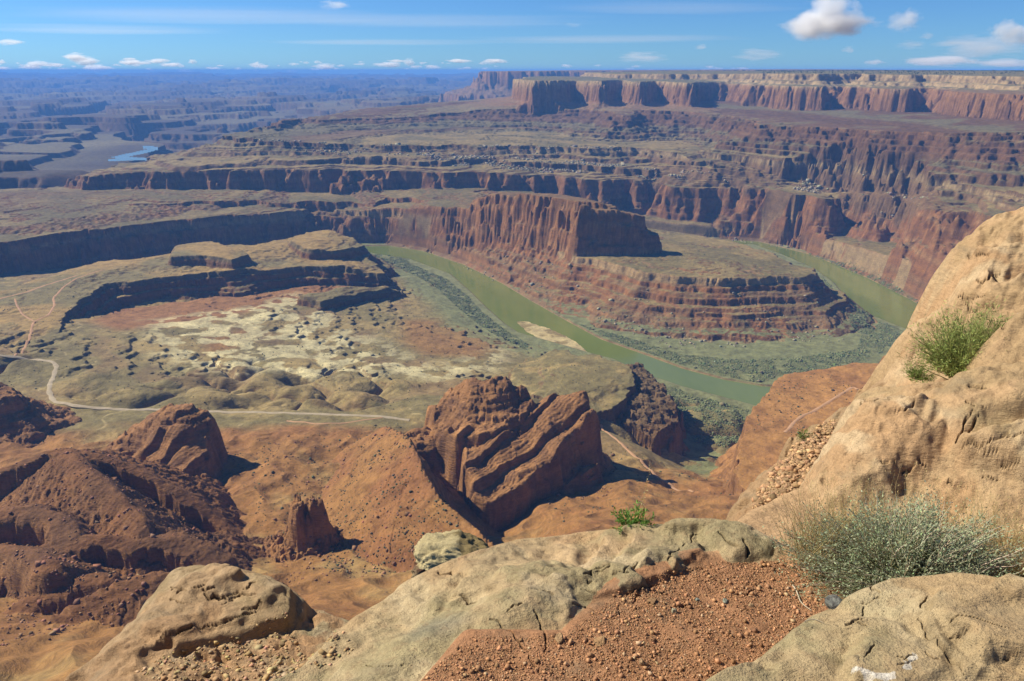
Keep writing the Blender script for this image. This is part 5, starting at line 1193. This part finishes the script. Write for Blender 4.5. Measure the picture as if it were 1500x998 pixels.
CM2 = cloud_mat('thin_cloud_vapour', 0.0010, 1.8, .0, .5, stretch=(1, 1, 1.8))
CM5 = cloud_mat('streak_vapour', .00014, 1.6, -.25, .6, stretch=(.6, 1, 2.2))
CM4 = cloud_mat('horizon_cloud_vapour', .0036, 1.7, .0, .5)
CM3 = cloud_mat('far_cloud_vapour', .0030, 1.6, .02, .5)
def cloud(px, py, w, h, y, mat, label, group=None, puffs=None, tilt=0):
    import bmesh
    bm = bmesh.new(); bmesh.ops.create_icosphere(bm, subdivisions=3, radius=1.0)
    me = bpy.data.meshes.new('cloud'); bm.to_mesh(me); bm.free(); me.materials.append(mat)
    o = bpy.data.objects.new('cloud', me); sc.collection.objects.link(o)
    k = y / 1100 * 1.06; o.location = aty(px, py, y); o.scale = (w / 2 * k, max(w * .35, h * .6) * k, h / 2 * k); o.rotation_euler = (0, tilt, 0)
    return tag(o, label, 'cloud', group)
# the bright cumulus at the upper right, built of four billows that belong together
def cumulus(px, py, y, parts, mat, label):
    r = bpy.data.objects.new('cloud', None); sc.collection.objects.link(r); r.location = aty(px, py, y); tag(r, label, 'cloud')
    for (dx, dy, w, h) in parts:
        o = cloud(px + dx, py + dy, w, h, y, mat, None); o.name = 'billow'; del o['category']; o.location = Vector(o.location) - Vector(r.location); o.parent = r
    return r
cumulus(1212, 30, 14000, [(-2, 4, 150, 56), (8, -14, 92, 66), (-30, 8, 84, 46), (34, 4, 76, 50)], CM, 'big bright white cumulus cloud high at the right')
cumulus(1322, 32, 16000, [(0, 0, 66, 40), (14, -8, 40, 30)], CM3, 'smaller greyish cumulus right of the big bright one')
cumulus(1470, 46, 15000, [(0, 0, 60, 38), (26, 6, 60, 40)], CM, 'white cumulus touching the right edge of the sky')
cloud(1440, 68, 170, 46, 19000, CM2, 'grey veil of cloud below the white cumulus at the right edge')
cloud(1380, 90, 150, 22, 26000, CM3, 'long flat white cloud low over the right mesa')
cloud(1480, 92, 110, 18, 26000, CM3, 'flat white cloud low at the far right edge')
cloud(1243, 73, 28, 16, 20000, CM3, 'small white puff below the big cumulus')
cloud(1358, 53, 26, 14, 18000, CM3, 'small puff between the two cumulus clouds at the right')
cloud(1026, 69, 28, 11, 20000, CM3, 'small faint puff over the middle of the far mesa')
cloud(1110, 80, 90, 26, 22000, CM2, 'thin grey scattered wisp over the right half of the far mesa')
cloud(940, 84, 100, 22, 24000, CM2, 'thin grey wisp over the left part of the far mesa')
cloud(1280, 92, 40, 12, 30000, CM3, 'small white cloud just above the mesa rim')
cloud(1335, 66, 60, 16, 21000, CM2, 'small grey wisp right of the small white puff')
cloud(490, 8, 60, 18, 15000, CM3, 'lone white cloud at the top edge left of centre')
cloud(12, 62, 60, 12, 22000, CM3, 'thin white cloud at the left edge of the sky')
cloud(840, 37, 34, 9, 20000, CM2, 'tiny grey wisp high right of centre')
rc = np.random.default_rng(9)
for i in range(84):
    px = -20 + 9 * i + rc.normal(0, 12); h_ = (2.5 + rc.gamma(2, 1.7)) * (1.15 if px < 330 else .85); h_ = min(h_, 18); w_ = h_ * rc.uniform(1.6, 5.5); py = 99 + rc.uniform(-9, 7) - h_ * .25 - (2 if px < 200 else 0)
    cloud(px, py, w_, h_, rc.uniform(52000, 70000), CM4, 'small white cloud in the row along the left horizon', 'clouds along the left horizon')
for i in range(12):
    px = rc.uniform(720, 1130); h_ = rc.uniform(4, 8); cloud(px, 101 + rc.uniform(-5, 2), h_ * rc.uniform(2.5, 5), h_, rc.uniform(52000, 70000), CM3, 'small white cloud low behind the far mesa', 'clouds behind the far mesa')

for (px, py, w, h_) in [(330, 24, 620, 9), (640, 32, 520, 7), (150, 44, 420, 8), (980, 12, 420, 7), (880, 58, 460, 8), (560, 62, 380, 6)]:
    cloud(px, py, w, h_, 21000, CM5, 'long faint streak of thin cloud across the blue sky', 'thin streaks of high cloud')
